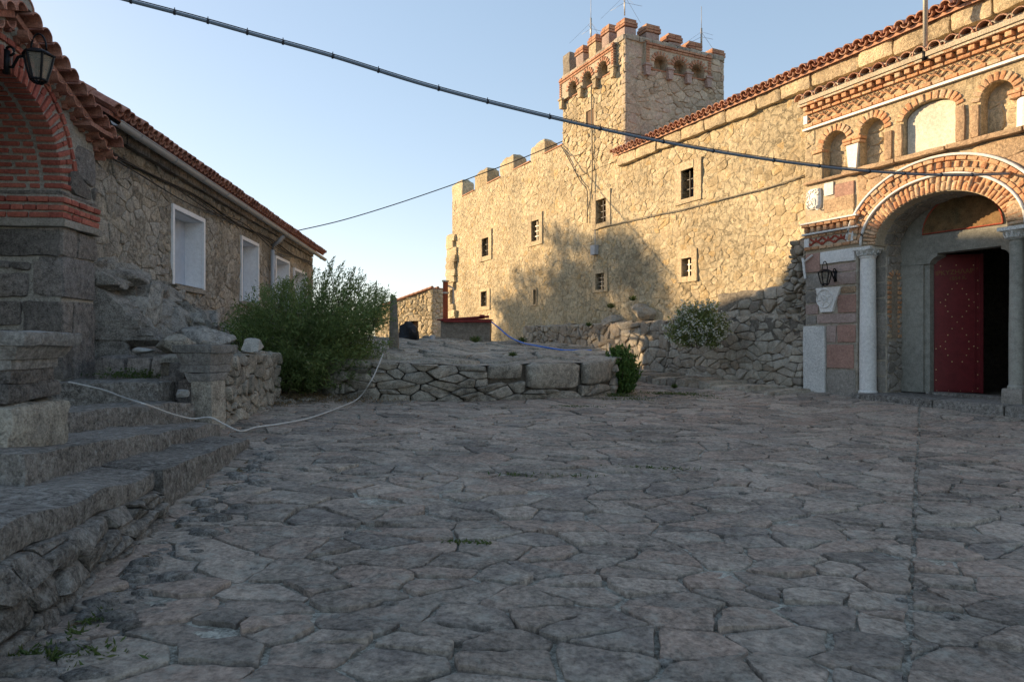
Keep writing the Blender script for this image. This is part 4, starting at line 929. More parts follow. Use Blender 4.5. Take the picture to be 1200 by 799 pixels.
for k in (0, 1, 3, 4):
    h = NI[k]; cs = cells(h[0], h[1], 4.93, 5.84, .24, 1.5, 60+k, inside=None, clips=[(h[1], 5.6, .6, .8), (h[0], 5.6, -.6, .8)], small=.1)
    masonry(up, cs, lambda u, z, w: MF.P(u, .27+w, z), M['tan'], 'stone', 10, 9, 'small_niche_stones', h=.02, joint=.008)
for k, h in enumerate(NI[:5]):
    n = 13 if k == 2 else 11
    ring(GB, up, MF, (h[0]+h[1])/2, h[3], (h[1]-h[0])/2, h[4], .15, n, GW+.012, .2, gap=.3)
def pil(a, b, z0, z1, w, mt, name='pilaster'):
    m = MB(); rbox(m, MF, a, b, .2, w, z0, z1, n=(3, 3, 8), amp=.012, rnd=.02, seed=a); m.build(name, M[mt], up, smooth=True, sharp=40)
pil(-16.42, -16.18, 4.9, 5.46, GW+.02, 'tan'); pil(-14.77, -14.62, 4.95, 5.50, GW+.02, 'buff'); pil(-14.55, -14.41, 4.95, 5.56, GW+.03, 'buff'); pil(-13.43, -13.27, 4.95, 5.56, GW+.03, 'buff'); pil(-13.19, -13.04, 4.95, 5.5, GW+.02, 'buff')
m = MB(); prism(m, MF, [(-15.54, 4.93), (-15.37, 4.93), (-15.32, 5.44), (-15.59, 5.44)], .28, GW+.03); m.build('marble_pilaster', M['marble'], up)
course(MF, -16.45, -16.15, 5.47, .07, GW+.04, parent=up, l=.3); course(MF, -15.66, -15.26, 5.45, .06, GW+.06, parent=up, l=.2); course(MF, -15.68, -15.24, 5.52, .06, GW+.05, parent=up, l=.22)
c = MF.P(-12.35, GW-.08, 0); m = MB(); lathe(m, (c[0], c[1], 0), [(.15, 4.93), (.14, 5.0), (.135, 5.4)], 20); m.build('marble_column', M['marble'], up, smooth=True, sharp=40)
course(MF, -12.56, -12.15, 5.40, .07, GW+.10, parent=up, l=.2); course(MF, -12.58, -12.13, 5.48, .07, GW+.08, parent=up, l=.22)
cs = cells(GL, GR, 5.0, 6.0, .2, 1.7, 66, holes=[(h[0]-.2, h[1]+.2, 4.9, 5.98) for h in NI], small=.2, big=.3); masonry(up, cs, lambda u, z, w: MF.P(u, GW-.02+w, z), M['tan'], 'stone', 0, 9, 'plain_stones', h=.014, joint=.01)
m = MB(); box(m, MF, GL-.02, GR, .3, GW+.05, 6.02, 6.065); m.build('white_moulding', M['marble'], up)
course(MF, GL, GR, 6.09, .07, GW+.03, parent=up, l=.235); star_band(MF, GL+.1, GR, 6.175, 6.345, GW+.0, up, cell=.235)
course(MF, GL, GR, 6.355, .06, GW+.045, parent=up, l=.235); dentils(MF, GL, GR, 6.425, .085, GW+.11, sp=.19, parent=up); course(MF, GL-.05, GR, 6.52, .06, GW+.14, parent=up, l=.22)
m = MB(); box(m, MF, GL-.02, GL+.08, .3, GW+.02, 6.17, 6.35); m.build('marble_end', M['marble'], up)
tile_roof(gate, MF, GL-.02, GR, GW+.24, 6.62, .22, [tile_mesh('roof_tile', M['tile'], r=.11, L=.40, seed=s) for s in (7, 8)], tile_mesh('pan_tile', M['gmortar'], r=.05, L=.40), M['gmortar'], sp=.27, rows=2, back=.8)
m = MB(); box(m, MF, GL-.02, GR, .1, GW+.17, 6.58, 6.665); box(m, MF, GL+.02, GR, .1, GW+.11, 6.66, 6.715); m.build('eaves_mortar', M['gmortar'], gate)
# the lower front between pier head and ledge
cs = cells(GL, uP, 4.08, 4.82, .24, 1.6, 68, holes=[rect_px(944, 206, 1003, 258, GW)], small=.1); masonry(gf, cs, lambda u, z, w: MF.P(u, GW-.03+w, z), M['tan'], 'stone', 20, 9, 'small_pier_stones', h=.03, joint=.01)

# ---- lanterns
def lantern(F, u, w, z, s, wallw, label, flip=1):
    """z = top of the cage, s = cage height, wallw = where the bracket is fixed"""
    t = thing('wall_lantern', F.P(u, w, z-s), label, 'lantern', 'wrought iron wall lanterns')
    c = Vector(F.P(u, w, z)); d = Vector((F.d[0], F.d[1], 0)); n = Vector((F.n[0], F.n[1], 0)); k = Vector((0, 0, 1)); r1, r2 = s*.50, s*.27
    m = MB(); K = 6
    cor = lambda i, r: d*math.cos(2*math.pi*i/K+.3)*r+n*math.sin(2*math.pi*i/K+.3)*r
    for i in range(K):
        tube(m, [c+cor(i, r1), c+cor(i, r1*.82)-k*s*.45, c+cor(i, r2)-k*s*.95], s*.045, 5); tube(m, [c+cor(i, r1*1.06), c+cor(i+1, r1*1.06)], s*.045, 5); tube(m, [c+cor(i, r2)-k*s*.95, c+cor(i+1, r2)-k*s*.95], s*.05, 5)
        m.add([tuple(c+cor(i, r1*1.15)), tuple(c+cor(i+1, r1*1.15)), tuple(c+k*s*.2+cor(i+1, r1*.5)), tuple(c+k*s*.2+cor(i, r1*.5))], [(0, 1, 2, 3)])
        tube(m, [c+cor(i, r2)-k*s*.95, c+cor(i, r2*.6)-k*s*1.06, c-k*s*1.1], s*.03, 4)
    m.add([tuple(c+k*s*.2+cor(i, r1*.5)) for i in range(K)], [tuple(range(K))]); m.build('cage', M['iron'], t)
    m = MB()
    for i in range(K): m.add([tuple(c+cor(i, r1*.97)), tuple(c+cor(i+1, r1*.97)), tuple(c+cor(i+1, r2*.97)-k*s*.93), tuple(c+cor(i, r2*.97)-k*s*.93)], [(0, 1, 2, 3)])
    m.build('glass', M['lglass'], t)
    m = MB(); tube(m, [c+k*s*.2+n*(-s*.28*math.cos(a))*1+k*s*.62*math.sin(a)*1.0 for a in np.linspace(0, math.pi, 12)], s*.035, 6)
    lathe(m, tuple(c-k*s*.55), [(s*.02, 0), (s*.12, .02*s), (s*.13, s*.3), (s*.06, s*.45)], 8); m.build('hoop', M['iron'], t, smooth=True)
    a = c+n*(wallw-w); m = MB(); sc = [a-k*s*.45, a+n*s*.25-k*s*.5, a+n*s*.45-k*s*.1, a+n*(w-wallw)*.75+k*s*.05, c+k*s*.03-n*r1]
    tube(m, sc, s*.055, 6); tube(m, [a+k*s*.15+n*.01, a-k*s*.75+n*.01], s*.13, 6)
    tube(m, [a+n*s*(.16+.15*math.cos(q))+k*s*(.12+.17*math.sin(q)) for q in np.linspace(-1.5, 4, 12)], s*.05, 5); m.build('bracket', M['iron'], t, smooth=True)
uL_, zL_ = MF.q(965.5, 319, .85); lantern(MF, uL_, .82, zL_, .26, GW, 'black wrought iron lantern on the coloured stone pier beside the gateway arch')

# ================================================================ HOUSE ON THE LEFT
ZE = EYE+3.36; uH0 = LF.ray(108)[0]; uH1 = LF.ray(366)[0]; HT = ZE-.22
house = thing('rubble_house', LF.P((uH0+uH1)/2, -2.5, .9), 'long low rubble stone house with terracotta eaves and white framed blind windows', 'house')
LW = [(LF.ray(201.5)[0], LF.ray(236)[0], EYE+1.10, EYE+2.50), (LF.ray(282)[0], LF.ray(300.5)[0], EYE+1.02, EYE+2.55), (LF.ray(322)[0], LF.ray(337)[0], EYE+.95, EYE+2.47), (LF.ray(344)[0], LF.ray(358)[0], EYE+.9, EYE+2.36)]
m = MB(); zb_ = -.2
wallgrid(m, LF, uH0-.5, uH1, zb_, HT, 0, -.42, LW, .10, .027)
m.add([LF.P(uH1, 0, zb_), LF.P(uH1, -9, zb_), LF.P(uH1, -9, HT), LF.P(uH1, -4.5, ZE+2.6), LF.P(uH1, 0, HT)], [(0, 1, 2, 3, 4)], .5)
m.add([LF.P(uH0-.5, 0, zb_), LF.P(uH0-.5, -9, zb_), LF.P(uH0-.5, -9, HT), LF.P(uH0-.5, -4.5, ZE+2.6), LF.P(uH0-.5, 0, HT)], [(4, 3, 2, 1, 0)], .5)
m.add(boxv(LF, uH0-.5, uH1-.02, -9, -.43, zb_, HT), FLIP, .5)
hw = m.build('wall', M['leftmortar'], house)
hl = [(a-.12, b+.12, c-.1, d+.08) for a, b, c, d in LW]
cs = cells(uH0-.3, uH1, .6, HT, .24, 1.5, 71, holes=hl, small=.5, big=.2, jit=.5)
masonry(hw, cs, lambda u, z, w: LF.P(u, w+nz((u, z, 0), .9)*.03, z), M['left'], 'stone', 200, 9, 'small_stones', h=.022, joint=.006, cut=.12)
EH = Fr(LF.P(uH1, 0, 0)[:2], (-LF.n[0], -LF.n[1]))
for i, (a, b, c, d) in enumerate(LW):
    m = MB(); t_ = .085
    for q in ((a-t_, a, c-t_*.3, d+t_), (b, b+t_, c-t_*.3, d+t_), (a, b, d, d+t_)): box(m, LF, q[0], q[1], -.1, .055, q[2], q[3])
    fr = m.build('window', M['white'], hw)
    m = MB()    # painted splayed reveal
    for q in (((a, 0, c), (a, -.36, c), (a, -.36, d), (a, 0, d)), ((b, 0, d), (b, -.36, d), (b, -.36, c), (b, 0, c)), ((a, 0, d), (a, -.36, d), (b, -.36, d), (b, 0, d)), ((a, 0, c), (b, 0, c), (b, -.36, c), (a, -.36, c))):
        m.add([LF.P(x[0]+(.008 if x[0] == a else -.008), x[1], x[2]+(.008 if x[2] == c else -.008)) for x in q], [(0, 1, 2, 3)])
    m.build('reveal', M['white'], fr)
    m = MB(); box(m, LF, a, b, -.42, -.33, c, d); m.build('blind_board', M['blind'], fr)
    m = MB(); rbox(m, LF, a-.15, b+.12, -.1, .07, c-.12, c-.03, n=(6, 3, 2), amp=.01, rnd=.02, seed=i); m.build('sill', M['greyst'], fr, smooth=True, sharp=40)
tile_roof(house, LF, uH0-.2, uH1+.25, .46, ZE-.05, math.atan(.58), TL, TLP, M['ltile'], sp=.205, rows=2, back=5.0)
m = MB(); q = ZE-.08; 
m.add([LF.P(uH0-.3, -4.5, ZE+2.78), LF.P(uH1+.3, -4.5, ZE+2.78), LF.P(uH1+.3, -9.4, ZE), LF.P(uH0-.3, -9.4, ZE)], [(0, 1, 2, 3)]); m.build('rear_roof', M['ltile'], house)
m = MB()
for i in range(int((uH1-uH0)/.42)): rbox(m, LF, uH0+i*.42, uH0+i*.42+.405, -.3, .12, HT-.02, HT+.42, n=(3, 3, 2), amp=.01, rnd=.02, seed=i)
m.build('eaves_course', M['ashlar'], house, smooth=True, sharp=40)
# gutter and downpipe
m = MB(); gp = []
a, b = LF.ray(135, .42)[0], uH1+.2
vs = []; n = 9; K = 30
for i in range(K+1):
    u = a+(b-a)*i/K; zg = ZE-.17-.0045*(u-a)
    for j in range(n): t = math.pi+math.pi*j/(n-1); vs.append(LF.P(u, .43+.075*math.cos(t), zg+.075*math.sin(t)))
m.add(vs, [(i*n+j, i*n+j+1, (i+1)*n+j+1, (i+1)*n+j) for i in range(K) for j in range(n-1)])
tube(m, [LF.P(a, .505, ZE-.17), LF.P(b, .505, ZE-.17-.0045*(b-a))], .010, 6)
for i in range(12): u = a+(b-a)*(i+.5)/12; zg = ZE-.17-.0045*(u-a); tube(m, [LF.P(u, .43+.08*math.cos(t), zg+.08*math.sin(t)) for t in np.linspace(math.pi, 2*math.pi, 9)], .008, 4)
m.build('gutter', M['gutter'], house, smooth=True, sharp=60)
ud = LF.ray(318.5, .1)[0]; zg = ZE-.24-.0045*(ud-a); m = MB()
tube(m, [LF.P(ud, .43, zg+.05), LF.P(ud, .43, zg-.06), LF.P(ud, .3, zg-.2), LF.P(ud, .12, zg-.34), LF.P(ud, .12, zg-.5)], .06, 10); dp = m.build('pipe_elbow', M['gutter'], house, smooth=True)
m = MB(); tube(m, [LF.P(ud, .12, zg-.46), LF.P(ud, .12, .5)], .058, 12); m.build('downpipe', M['pipe'], house, smooth=True)
m = MB(); r_ = random.Random(2)
for k in range(4):
    tube(m, [LF.P(u, .05+.02*k, ZE-.42-.045*k-.05*math.sin((u-a)*1.1+k)-.0045*(u-a)-(.10 if k == 3 else 0)*math.sin((u-a)*.7)) for u in np.linspace(a-.1, b-.6, 50)], .012 if k else .02, 5)
m.build('eaves_cables', M['wire'], house, smooth=True)

# ================================================================ PORCH WITH THE BRICK ARCH
PW = .2; uQ = LF.ray(72, PW)[0]; uB = LF.ray(112, PW)[0]; AC = uQ-1.1; AZ = LF.q(71, 222, PW)[1]; PH = .98
porch = thing('entrance_porch', LF.P(AC, -.4, PH), 'gabled porch with dark red brick arch and tiled verge above the steps', 'porch')
u9 = AC-1.1-1.0
m = MB(); arcade(m, LF, u9, uB, AZ-.02, AZ+1.40, PW-.02, -.72, [(AC-1.13, AC+1.13, AZ-.02, AZ, 1.13)], N=24, tint=.3)
zr = EYE+3.62
m.add([LF.P(uB, PW-.02, AZ+1.40), LF.P(uB, -.72, AZ+1.4), LF.P(AC, -.72, zr+.12), LF.P(AC, PW-.02, zr+.12), LF.P(u9, PW-.02, AZ+1.40), LF.P(u9, -.72, AZ+1.4)], [(4, 0, 3), (5, 2, 1)], .3)
pf = m.build('arch_wall', M['lmortar'], porch)
ring(LB, pf, LF, AC, AZ, 1.1, 1.1, .30, 36, PW+.012, .25, gap=.42, split=1)
ring(LB, pf, LF, AC, AZ, 1.43, 1.43, .07, 30, PW+.015, .16, gap=.12)
for k in range(40):     # bricks of the arch soffit
    a = math.pi*(k+.5)/40; sft = .0 if k % 2 else .16
    for (w0, w1) in ((PW-.27+0*sft, PW-.27-.30+sft), (PW-.29-.30+sft, -.72)):
        if a > 1.75: continue
        brick(LB, pf, LF, AC+1.16*math.cos(a), AZ+1.16*math.sin(a), (w0+w1)/2, .11, .056, abs(w0-w1)-.02, a)
# pier of dark ashlar
PFc = Fr(LF.P(uQ, PW, 0)[:2], (LF.n[0], LF.n[1]))         # near face: u = 0 at the corner, negative inward
m = MB(); box(m, LF, uQ+.02, uB-.02, -.72, PW-.02, .6, AZ-.5, .2); pcr = m.build('pier', M['lmortar'], porch)
for i, (x0, y0, x1, y1) in enumerate([(-40, 267, 72, 302), (-30, 304, 13, 317), (15, 304, 37, 317), (-40, 319, 33, 350), (38, 304, 72.5, 349), (-40, 352, 25, 384), (27, 351, 72.5, 390), (-40, 386, 20, 445), (22, 392, 60, 445)]):
    m = MB(); a, b, c, d = rect_px(x0, y0, x1, y1, 0, PFc); a = max(a, -.92)
    if b < a+.05: continue
    rbox(m, PFc, a, b-.0, -.3, .03, c+.012, d-.012, n=(6, 4, 5), amp=.03, rnd=.04, seed=i, sc=3); m.build('stone', M['ashlar'], pcr, smooth=True, sharp=45)
for i, (x0, y0, x1, y1) in enumerate([(71.5, 267, 90, 304), (90.5, 275, 112, 306), (72, 304, 111, 352), (72, 353, 84, 392), (84.5, 354, 110, 445), (60, 393, 84, 446)]):
    m = MB(); a, b, c, d = rect_px(x0, y0, x1, y1, PW, LF); rbox(m, LF, max(a, uQ-.02), b-.01, -.1, PW+.03, c+.01, d-.01, n=(5, 4, 6), amp=.025, rnd=.035, seed=i+20, sc=3); m.build('stone', M['ashlar'], pcr, smooth=True, sharp=45)
# impost mouldings: stone, two courses of brick, stone
zi = AZ-.02
def wrapbox(z0, z1, pr, mt, name, n=1):
    m = MB(); rbox(m, LF, uQ-pr, uB+pr*.3, -.74, PW+pr, z0, z1, n=(12, 8, 2), amp=.012, rnd=.02, seed=z0); m.build(name, M[mt], porch, smooth=True, sharp=40)
wrapbox(zi-.06, zi, .03, 'ashlar', 'impost_slab'); wrapbox(zi-.475, zi-.37, .09, 'greyst', 'impost_moulding')
m = MB(); box(m, LF, uQ-.02, uB, -.73, PW+.02, zi-.38, zi-.05, .3); ic = m.build('impost_core', M['lmortar'], porch)
for r, (z, pr) in enumerate(((zi-.36, .05), (zi-.265, .06), (zi-.16, .07))):
    course(LF, uQ-pr, uB+.02, z, .075 if r else .085, PW+pr, ms=LB, parent=ic, l=.21 if r != 1 else .14); course(PFc, -.92, -.12, z, .075, pr, ms=LB, parent=ic, l=.24 if r != 1 else .17)
# interior of the porch
m = MB(); box(m, LF, u9, uB+.1, -3.2, -2.9, .5, zr); box(m, LF, uQ+.02, uB, -2.9, -.72, .9, zr); m.build('inner_wall', M['lmortar'], porch)
m = MB(); box(m, LF, u9, u9+1.0, -.72, PW, .2, AZ-.02); m.build('far_pier', M['ashlar'], porch)
# stones between arch and verge
cs = cells(AC+.9, uB, AZ+.0, AZ+1.4, .2, 1.2, 81, inside=lambda u, z: math.hypot(u-AC, z-AZ) > 1.68 and z < zr-.52*abs(u-AC)-.3, small=.1)
masonry(pf, cs, lambda u, z, w: LF.P(u, PW-.02+w, z), M['ashlar'], 'stone', 20, 8, 'small_stones', h=.035, joint=.012)
# verge: stepped corbel tiles, roof planes, verge cover tiles
slope = math.atan2(zr-(EYE+2.86), (LF.ray(127, .45)[0]-AC))
for sd in (1, -1):
    du_, dz_ = math.cos(slope)*sd, -math.sin(slope); Ln = 2.25
    dirv = Vector((LF.d[0]*du_, LF.d[1]*du_, dz_)); nv = Vector((LF.n[0], LF.n[1], 0)); upv = dirv.cross(nv); upv = upv if upv.z > 0 else -upv
    O_ = Vector(LF.P(AC, 0, zr+.08))
    m = MB(); a = O_+upv*.0; vs = []
    for (s, w, h) in ((0, .30, 0), (Ln, .30, 0), (Ln, -3.1, 0), (0, -3.1, 0), (0, .30, .07), (Ln, .30, .07), (Ln, -3.1, .07), (0, -3.1, .07)): vs.append(tuple(O_+dirv*s+nv*w+upv*h))
    m.add(vs, BOXF, .3); m.build('roof', M['ltile'], porch)
    k = 0; s = .12
    while s < Ln+.1:      # short barrel tiles laid across the verge, open ends facing the courtyard
        o = O_+dirv*s+upv*.07+nv*.12; rot = random.uniform(-.05, .05)
        place(TL[k % 3], 'verge_tile', porch, o-nv*.05, (dirv+nv*rot), nv, upv, (1.05, .85, 1.05))
        if k % 2 == 0 or True: place(TLP, 'corbel_tile', porch, o-upv*.11-nv*.12+dirv*.1, dirv, nv, upv, (1.0, .8, .9))
        place(TL[(k+1) % 3], 'corbel_tile', porch, o-upv*.23-nv*.22+dirv*.02, dirv, nv, upv, (1.05, .75, 1.0))
        s += .215; k += 1
    m = MB(); vs = []
    for (s, w, h) in ((.1, -.1, -.1), (Ln-.3, -.1, -.1), (Ln-.3, PW+.05, -.1), (.1, PW+.05, -.1), (.1, -.1, 0), (Ln-.3, -.1, 0), (Ln-.3, PW+.05, 0), (.1, PW+.05, 0)): vs.append(tuple(O_+dirv*s+nv*w+upv*h))
    rough(m, vs, n=(16, 3, 2), amp=.02, rnd=.03); m.build('verge_mortar', M['lmortar'], porch, smooth=True)
for j in range(6):
    w = .42-j*.40; place(TL[j % 3], 'ridge_tile', porch, Vector(LF.P(AC, w-.46, zr+.20-.0*j)), Vector((LF.d[0], LF.d[1], 0)), Vector((LF.n[0], LF.n[1], 0)), Vector((0, 0, 1)), (1.55, 1, 1.45))
m = MB(); lathe_c = LF.P(AC, .40, zr+.22); prism(m, LF, [(AC+.135*math.cos(t), zr+.20+.135*math.sin(t)) for t in np.linspace(0, math.pi, 12)], .30, .41); m.build('ridge_end_mortar', M['greyst'], porch)
m = MB(); rbox(m, LF, uB-.55, uB+.08, -.1, PW+.22, AZ+.93, AZ+1.0, n=(5, 4, 2), amp=.01, rnd=.015); m.build('tile_slab', M['ltile'], porch)
uu, zz = LF.q(43, 62, .62); lantern(LF, AC-.02, .56, EYE+3.27, .30, PW, 'black wrought iron lantern hanging over the brick arch of the porch')

# ================================================================ STEPS AND PEDESTALS
def E3(p, dz=0): return (p[0], p[1], p[2]+dz)
def stepstone(m, fa, fb, back, rise_a, rise_b, seed, n=(26, 7, 5), amp=.03, rnd=.035):
    """fa, fb = near and far ends of the top front edge, back = depth vector"""
    fa, fb, bk = Vector(fa), Vector(fb), Vector(back)
    top = [fa, fb, fb+bk, fa+bk]; bot = [p-Vector((0, 0, r)) for p, r in zip(top, (rise_a, rise_b, rise_b, rise_a))]
    rough(m, [tuple(p) for p in bot+top], n=n, amp=amp, rnd=rnd, seed=seed, sc=2.2)
steps = thing('stone_steps', (-3.3, 6.5, .5), 'worn flight of four fanning stone steps with the white rope trailing over them', 'steps')
def st(a, b, back, ra, rb, seed, name='step', **k):
    m = MB(); stepstone(m, a, b, back, ra, rb, seed, **k); m.build(name, M['step'], steps, smooth=True, sharp=45)
Dn, Df = at(55, 448, 8.33), at(186, 448, 8.33); st((Dn[0], 8.33, 1.0), (Df[0], 8.33, 1.0), (0, .75, 0), .35, .35, 1)
st((-7.2, 8.9, .985), (-4.6, 8.9, .985), (0, 1.5, 0), .35, .35, 9, name='landing')
Cn, Cf = at(60, 484.5, 5.78), at(229, 471, 8.25); st(Cn, Cf, (-.75, .35, -.01), .45, .3, 2)
Bn, Bf = at(28, 531, 3.97), at(260, 495.5, 8.25); st(Bn, Bf, (-.95, .25, 0), .5, .35, 3)
Bx = at(-10, 523, 3.9)
An0, An1 = at(-60, 640, 2.55), at(189, 551, 4.87); Af = at(294, 513, 7.62)
m = MB(); stepstone(m, (An0[0], An0[1], An0[2]), (An1[0]-.02, An1[1]-.02, An1[2]), (-1.0, .2, .02), .16, .14, 4, n=(26, 8, 3), amp=.03, rnd=.035); m.build('landing_slab', M['step'], steps, smooth=True, sharp=45)
m = MB(); stepstone(m, at(189, 547.5, 4.9), Af, (-.85, .2, .0), .4, .22, 5, n=(20, 6, 4)); m.build('step', M['step'], steps, smooth=True, sharp=45)
# rubble below the lower slab
low = thing('rubble_plinth', (-2.3, 3.6, 0), 'rubble masonry plinth under the lowest landing slab, nearest to the viewer', 'wall')
a_, b_ = V(-1.96, 2.1), V(-2.50, 4.87); LFp = Fr(a_, b_-a_); ln = np.linalg.norm(b_-a_)
def lz(u): return An0[2]-.15+(An1[2]-An0[2])*((u/ln*(4.87-2.1)+2.1-An0[1])/(An1[1]-An0[1]))
m = MB(); m.add([LFp.P(0, -.03, -.2), LFp.P(ln, -.03, -.2), LFp.P(ln, -.06, lz(ln)), LFp.P(0, -.06, lz(0)), LFp.P(0, -1.2, -.2), LFp.P(ln, -1.2, -.2), LFp.P(ln, -1.2, lz(ln)), LFp.P(0, -1.2, lz(0))], [(0, 1, 2, 3), (5, 4, 7, 6), (3, 2, 6, 7), (1, 5, 6, 2), (4, 0, 3, 7)], .4)
lc = m.build('core', M['soil'], low)
cs = cells(0, ln, 0, 1, .27, 1.0, 91, small=.3, big=.1, jit=.38)
def lto(u, s, w):
    p = LFp.P(u, w+.02-.06*s+nz((u, s, 3), 2.5)*.03, 0); zb2 = gz(p[0], p[1])-.05; return (p[0], p[1], zb2+(lz(u)+.01-zb2)*s)
cs2 = [[(x, y) for x, y in p] for p in cells(0, ln, 0, 1, .30, .95, 92, small=.35, big=.12, jit=.34)]
masonry(lc, cs2, lto, M['step'], 'stone', 100, 9, 'chinking', h=.055, joint=.010, deep=.09, cut=.09)
# left pedestal: block, plain shaft, broad carved cap
def frustum(m, c, z0, z1, a0, a1, ang, **k):
    def sq(a, z): return [(c[0]+a*(math.cos(ang)*sx-math.sin(ang)*sy), c[1]+a*(math.sin(ang)*sx+math.cos(ang)*sy), z) for sx, sy in ((-1, -1), (1, -1), (1, 1), (-1, 1))]
    rough(m, sq(a0, z0)+sq(a1, z1), **k)
ped = thing('left_pedestal', (-3.35, 4.55, .6), 'broad moulded stone capital set on rough blocks at the near side of the steps', 'pedestal'); ped.name = 'stone_pedestal'; WORLD['stone_pedestal'] = WORLD['left_pedestal']
c = (-3.33, 4.48); an = .06
def pb_(name, z0, z1, a0, a1, mt='platform', amp=.01, off=(0, 0), n=(8, 8, 3), rnd=.02, par=ped, cc=None):
    m = MB(); q = cc or c; frustum(m, (q[0]+off[0], q[1]+off[1]), z0-.004, z1+.004, a0, a1, an, n=n, amp=amp, rnd=rnd, seed=z0, sc=4); m.build(name, M[mt], par, smooth=True, sharp=40)
pb_('base_block', .78, 1.105, .33, .32, 'platform', .03, (-.08, 0), n=(8, 8, 6), rnd=.06); pb_('drum_block', 1.105, 1.225, .27, .26, 'ashlar', .03, (-.06, 0), rnd=.04)
pb_('shaft', 1.225, 1.32, .235, .235, 'ashlar', .012, (-.05, 0)); pb_('necking', 1.32, 1.385, .245, .25, 'carve', .004, (-.05, 0), rnd=.012); pb_('bell', 1.387, 1.47, .26, .31, 'carve', .004, (-.03, 0), rnd=.012); pb_('abacus', 1.47, 1.56, .325, .335, 'carve', .014, (0, 0), rnd=.025)
rp = thing('stone_pedestal', (-3.86, 8.6, .4), 'moulded stone capital on a squared shaft at the far end of the steps', 'pedestal')
c2 = (-3.86, 8.6); an = -.2
def rb_(*a, **k): pb_(*a, par=rp, cc=c2, **k)
rb_('shaft', .32, 1.0, .155, .145, 'platform', .012, off=(.06, -.05), n=(5, 5, 8)); rb_('necking', 1.0, 1.11, .16, .20, 'carve', .025, off=(.03, -.03)); rb_('bell', 1.115, 1.20, .21, .215, 'carve', .004, rnd=.01); rb_('cavetto', 1.205, 1.35, .20, .25, 'carve', .004, rnd=.01); rb_('abacus', 1.355, 1.45, .272, .28, 'carve', .010, rnd=.014)
# rubble wall beyond it
P0, P1 = G(259, 503), G(325, 472); WF = Fr(P0[:2], (P1[0]-P0[0], P1[1]-P0[1])); wl_ = math.hypot(P1[0]-P0[0], P1[1]-P0[1])
rw = thing('low_garden_wall', WF.P(wl_/2, -.3, .2), 'low rubble wall behind the far pedestal, a pale stone lying on it', 'wall'); rw.name = 'rubble_wall'; WORLD['rubble_wall'] = WORLD['low_garden_wall']
m = MB(); rbox(m, WF, .1, wl_, -.8, -.03, 0, 1.28, n=(20, 6, 6), amp=.03, rnd=.06); rc = m.build('core', M['dark'], rw, smooth=True)
cs = cells(.1, wl_, .1, 1.31, .22, 1.3, 94, small=.35); masonry(rc, cs, lambda u, z, w: WF.P(u, w+nz((u, z, 1), 2)*.04, z), M['platform'], 'stone', 90, 9, 'chinking', h=.06, joint=.009, deep=.06)
RE = Fr(WF.P(wl_, 0, 0)[:2], (-WF.n[0], -WF.n[1]))
cs = cells(.05, wl_, 0, .8, .26, 1.3, 95, small=.2); masonry(rc, cs, lambda u, s, w: WF.P(u, -s, 1.27+w), M['platform'], 'stone', 0, 9, 'top_stones', h=.05, joint=.01, deep=.05)
m = MB(); boulder(m, at(297, 407, 10.3), (.24, .2, .13), 77); m.build('rock', M['pale'], smooth=True, sharp=40, label='pale bluish rock lying on the low rubble wall beside the bush', cat='rock')
m = MB(); boulder(m, at(213, 461, 8.2), (.10, .09, .08), 78); m.build('rock', M['pale'], smooth=True, sharp=40, label='small round white stone at the foot of the far pedestal', cat='rock')
m = MB(); boulder(m, at(169, 411, 9.3), (.16, .12, .06), 79); m.build('rock', M['pale'], smooth=True, sharp=40, label='small pale stone lying on the dark mossy curb behind the steps', cat='rock')
# dark mossy curb behind the top step
cu = thing('mossy_curb', (-4.6, 9.2, 1.0), 'dark mossy stone curb between the brick porch and the far pedestal', 'curb')
xs_ = [(108, 418, 147, 446, 9.15), (147, 418, 176, 446, 9.1), (176, 417, 206, 447, 9.0), (183, 440, 208, 462, 8.75), (196, 425, 216, 448, 8.8), (206, 446, 230, 470, 8.7)]
for i, (x0, y0, x1, y1, Y) in enumerate(xs_):
    a, b = at(x0, y1, Y), at(x1, y0, Y); m = MB()
    rough(m, [(a[0], Y, a[2]-.1), (b[0], Y, a[2]-.1), (b[0]-.05, Y+.5, a[2]-.1), (a[0], Y+.5, a[2]-.1), (a[0], Y+.02, b[2]), (b[0], Y+.02, b[2]), (b[0]-.05, Y+.5, b[2]), (a[0], Y+.5, b[2])], n=(6, 4, 4), amp=.03, rnd=.05, seed=i); m.build('stone', M['ashlar'], cu, smooth=True, sharp=45)
# boulders at the foot of the house
out = thing('rock_outcrop', LF.P(11.2, .4, .9), 'jagged pale grey rock outcrop rising against the house wall between porch and bush', 'rock outcrop')
TPX = [(108, 303), (125, 316), (150, 316), (170, 319), (188, 334), (214, 340), (234, 360), (258, 372), (270, 398), (290, 415)]
TPT = [LF.q(x, y, .25) for x, y in TPX]; TPT = [(TPT[0][0]-.25, TPT[0][1])]+TPT; TU = [a for a, b in TPT]; TZ = [b for a, b in TPT]; ZB_ = .75
def otop(u): return float(np.interp(u, TU, TZ))
def ow(u, z):
    t = max(0, min(1, (z-ZB_)/max(.2, otop(u)-ZB_))); f = min(1, max(0, (TU[-1]+.3-u)/1.2)); g_ = min(1, max(0, (u-uB+.05)/.25))
    if g_ < 1: return -.35+g_*(.35+.4*(1.15*(1-t)**.8+.05)+nz((u, z, 4), .9, 2)*.2)
    return (1.15*(1-t)**.8+.05)*f+nz((u, z, 4), .9, 2)*.28*(1-t*.6)-abs(nz((u, z, 1), 2.0))*.22*(1-t*.5)
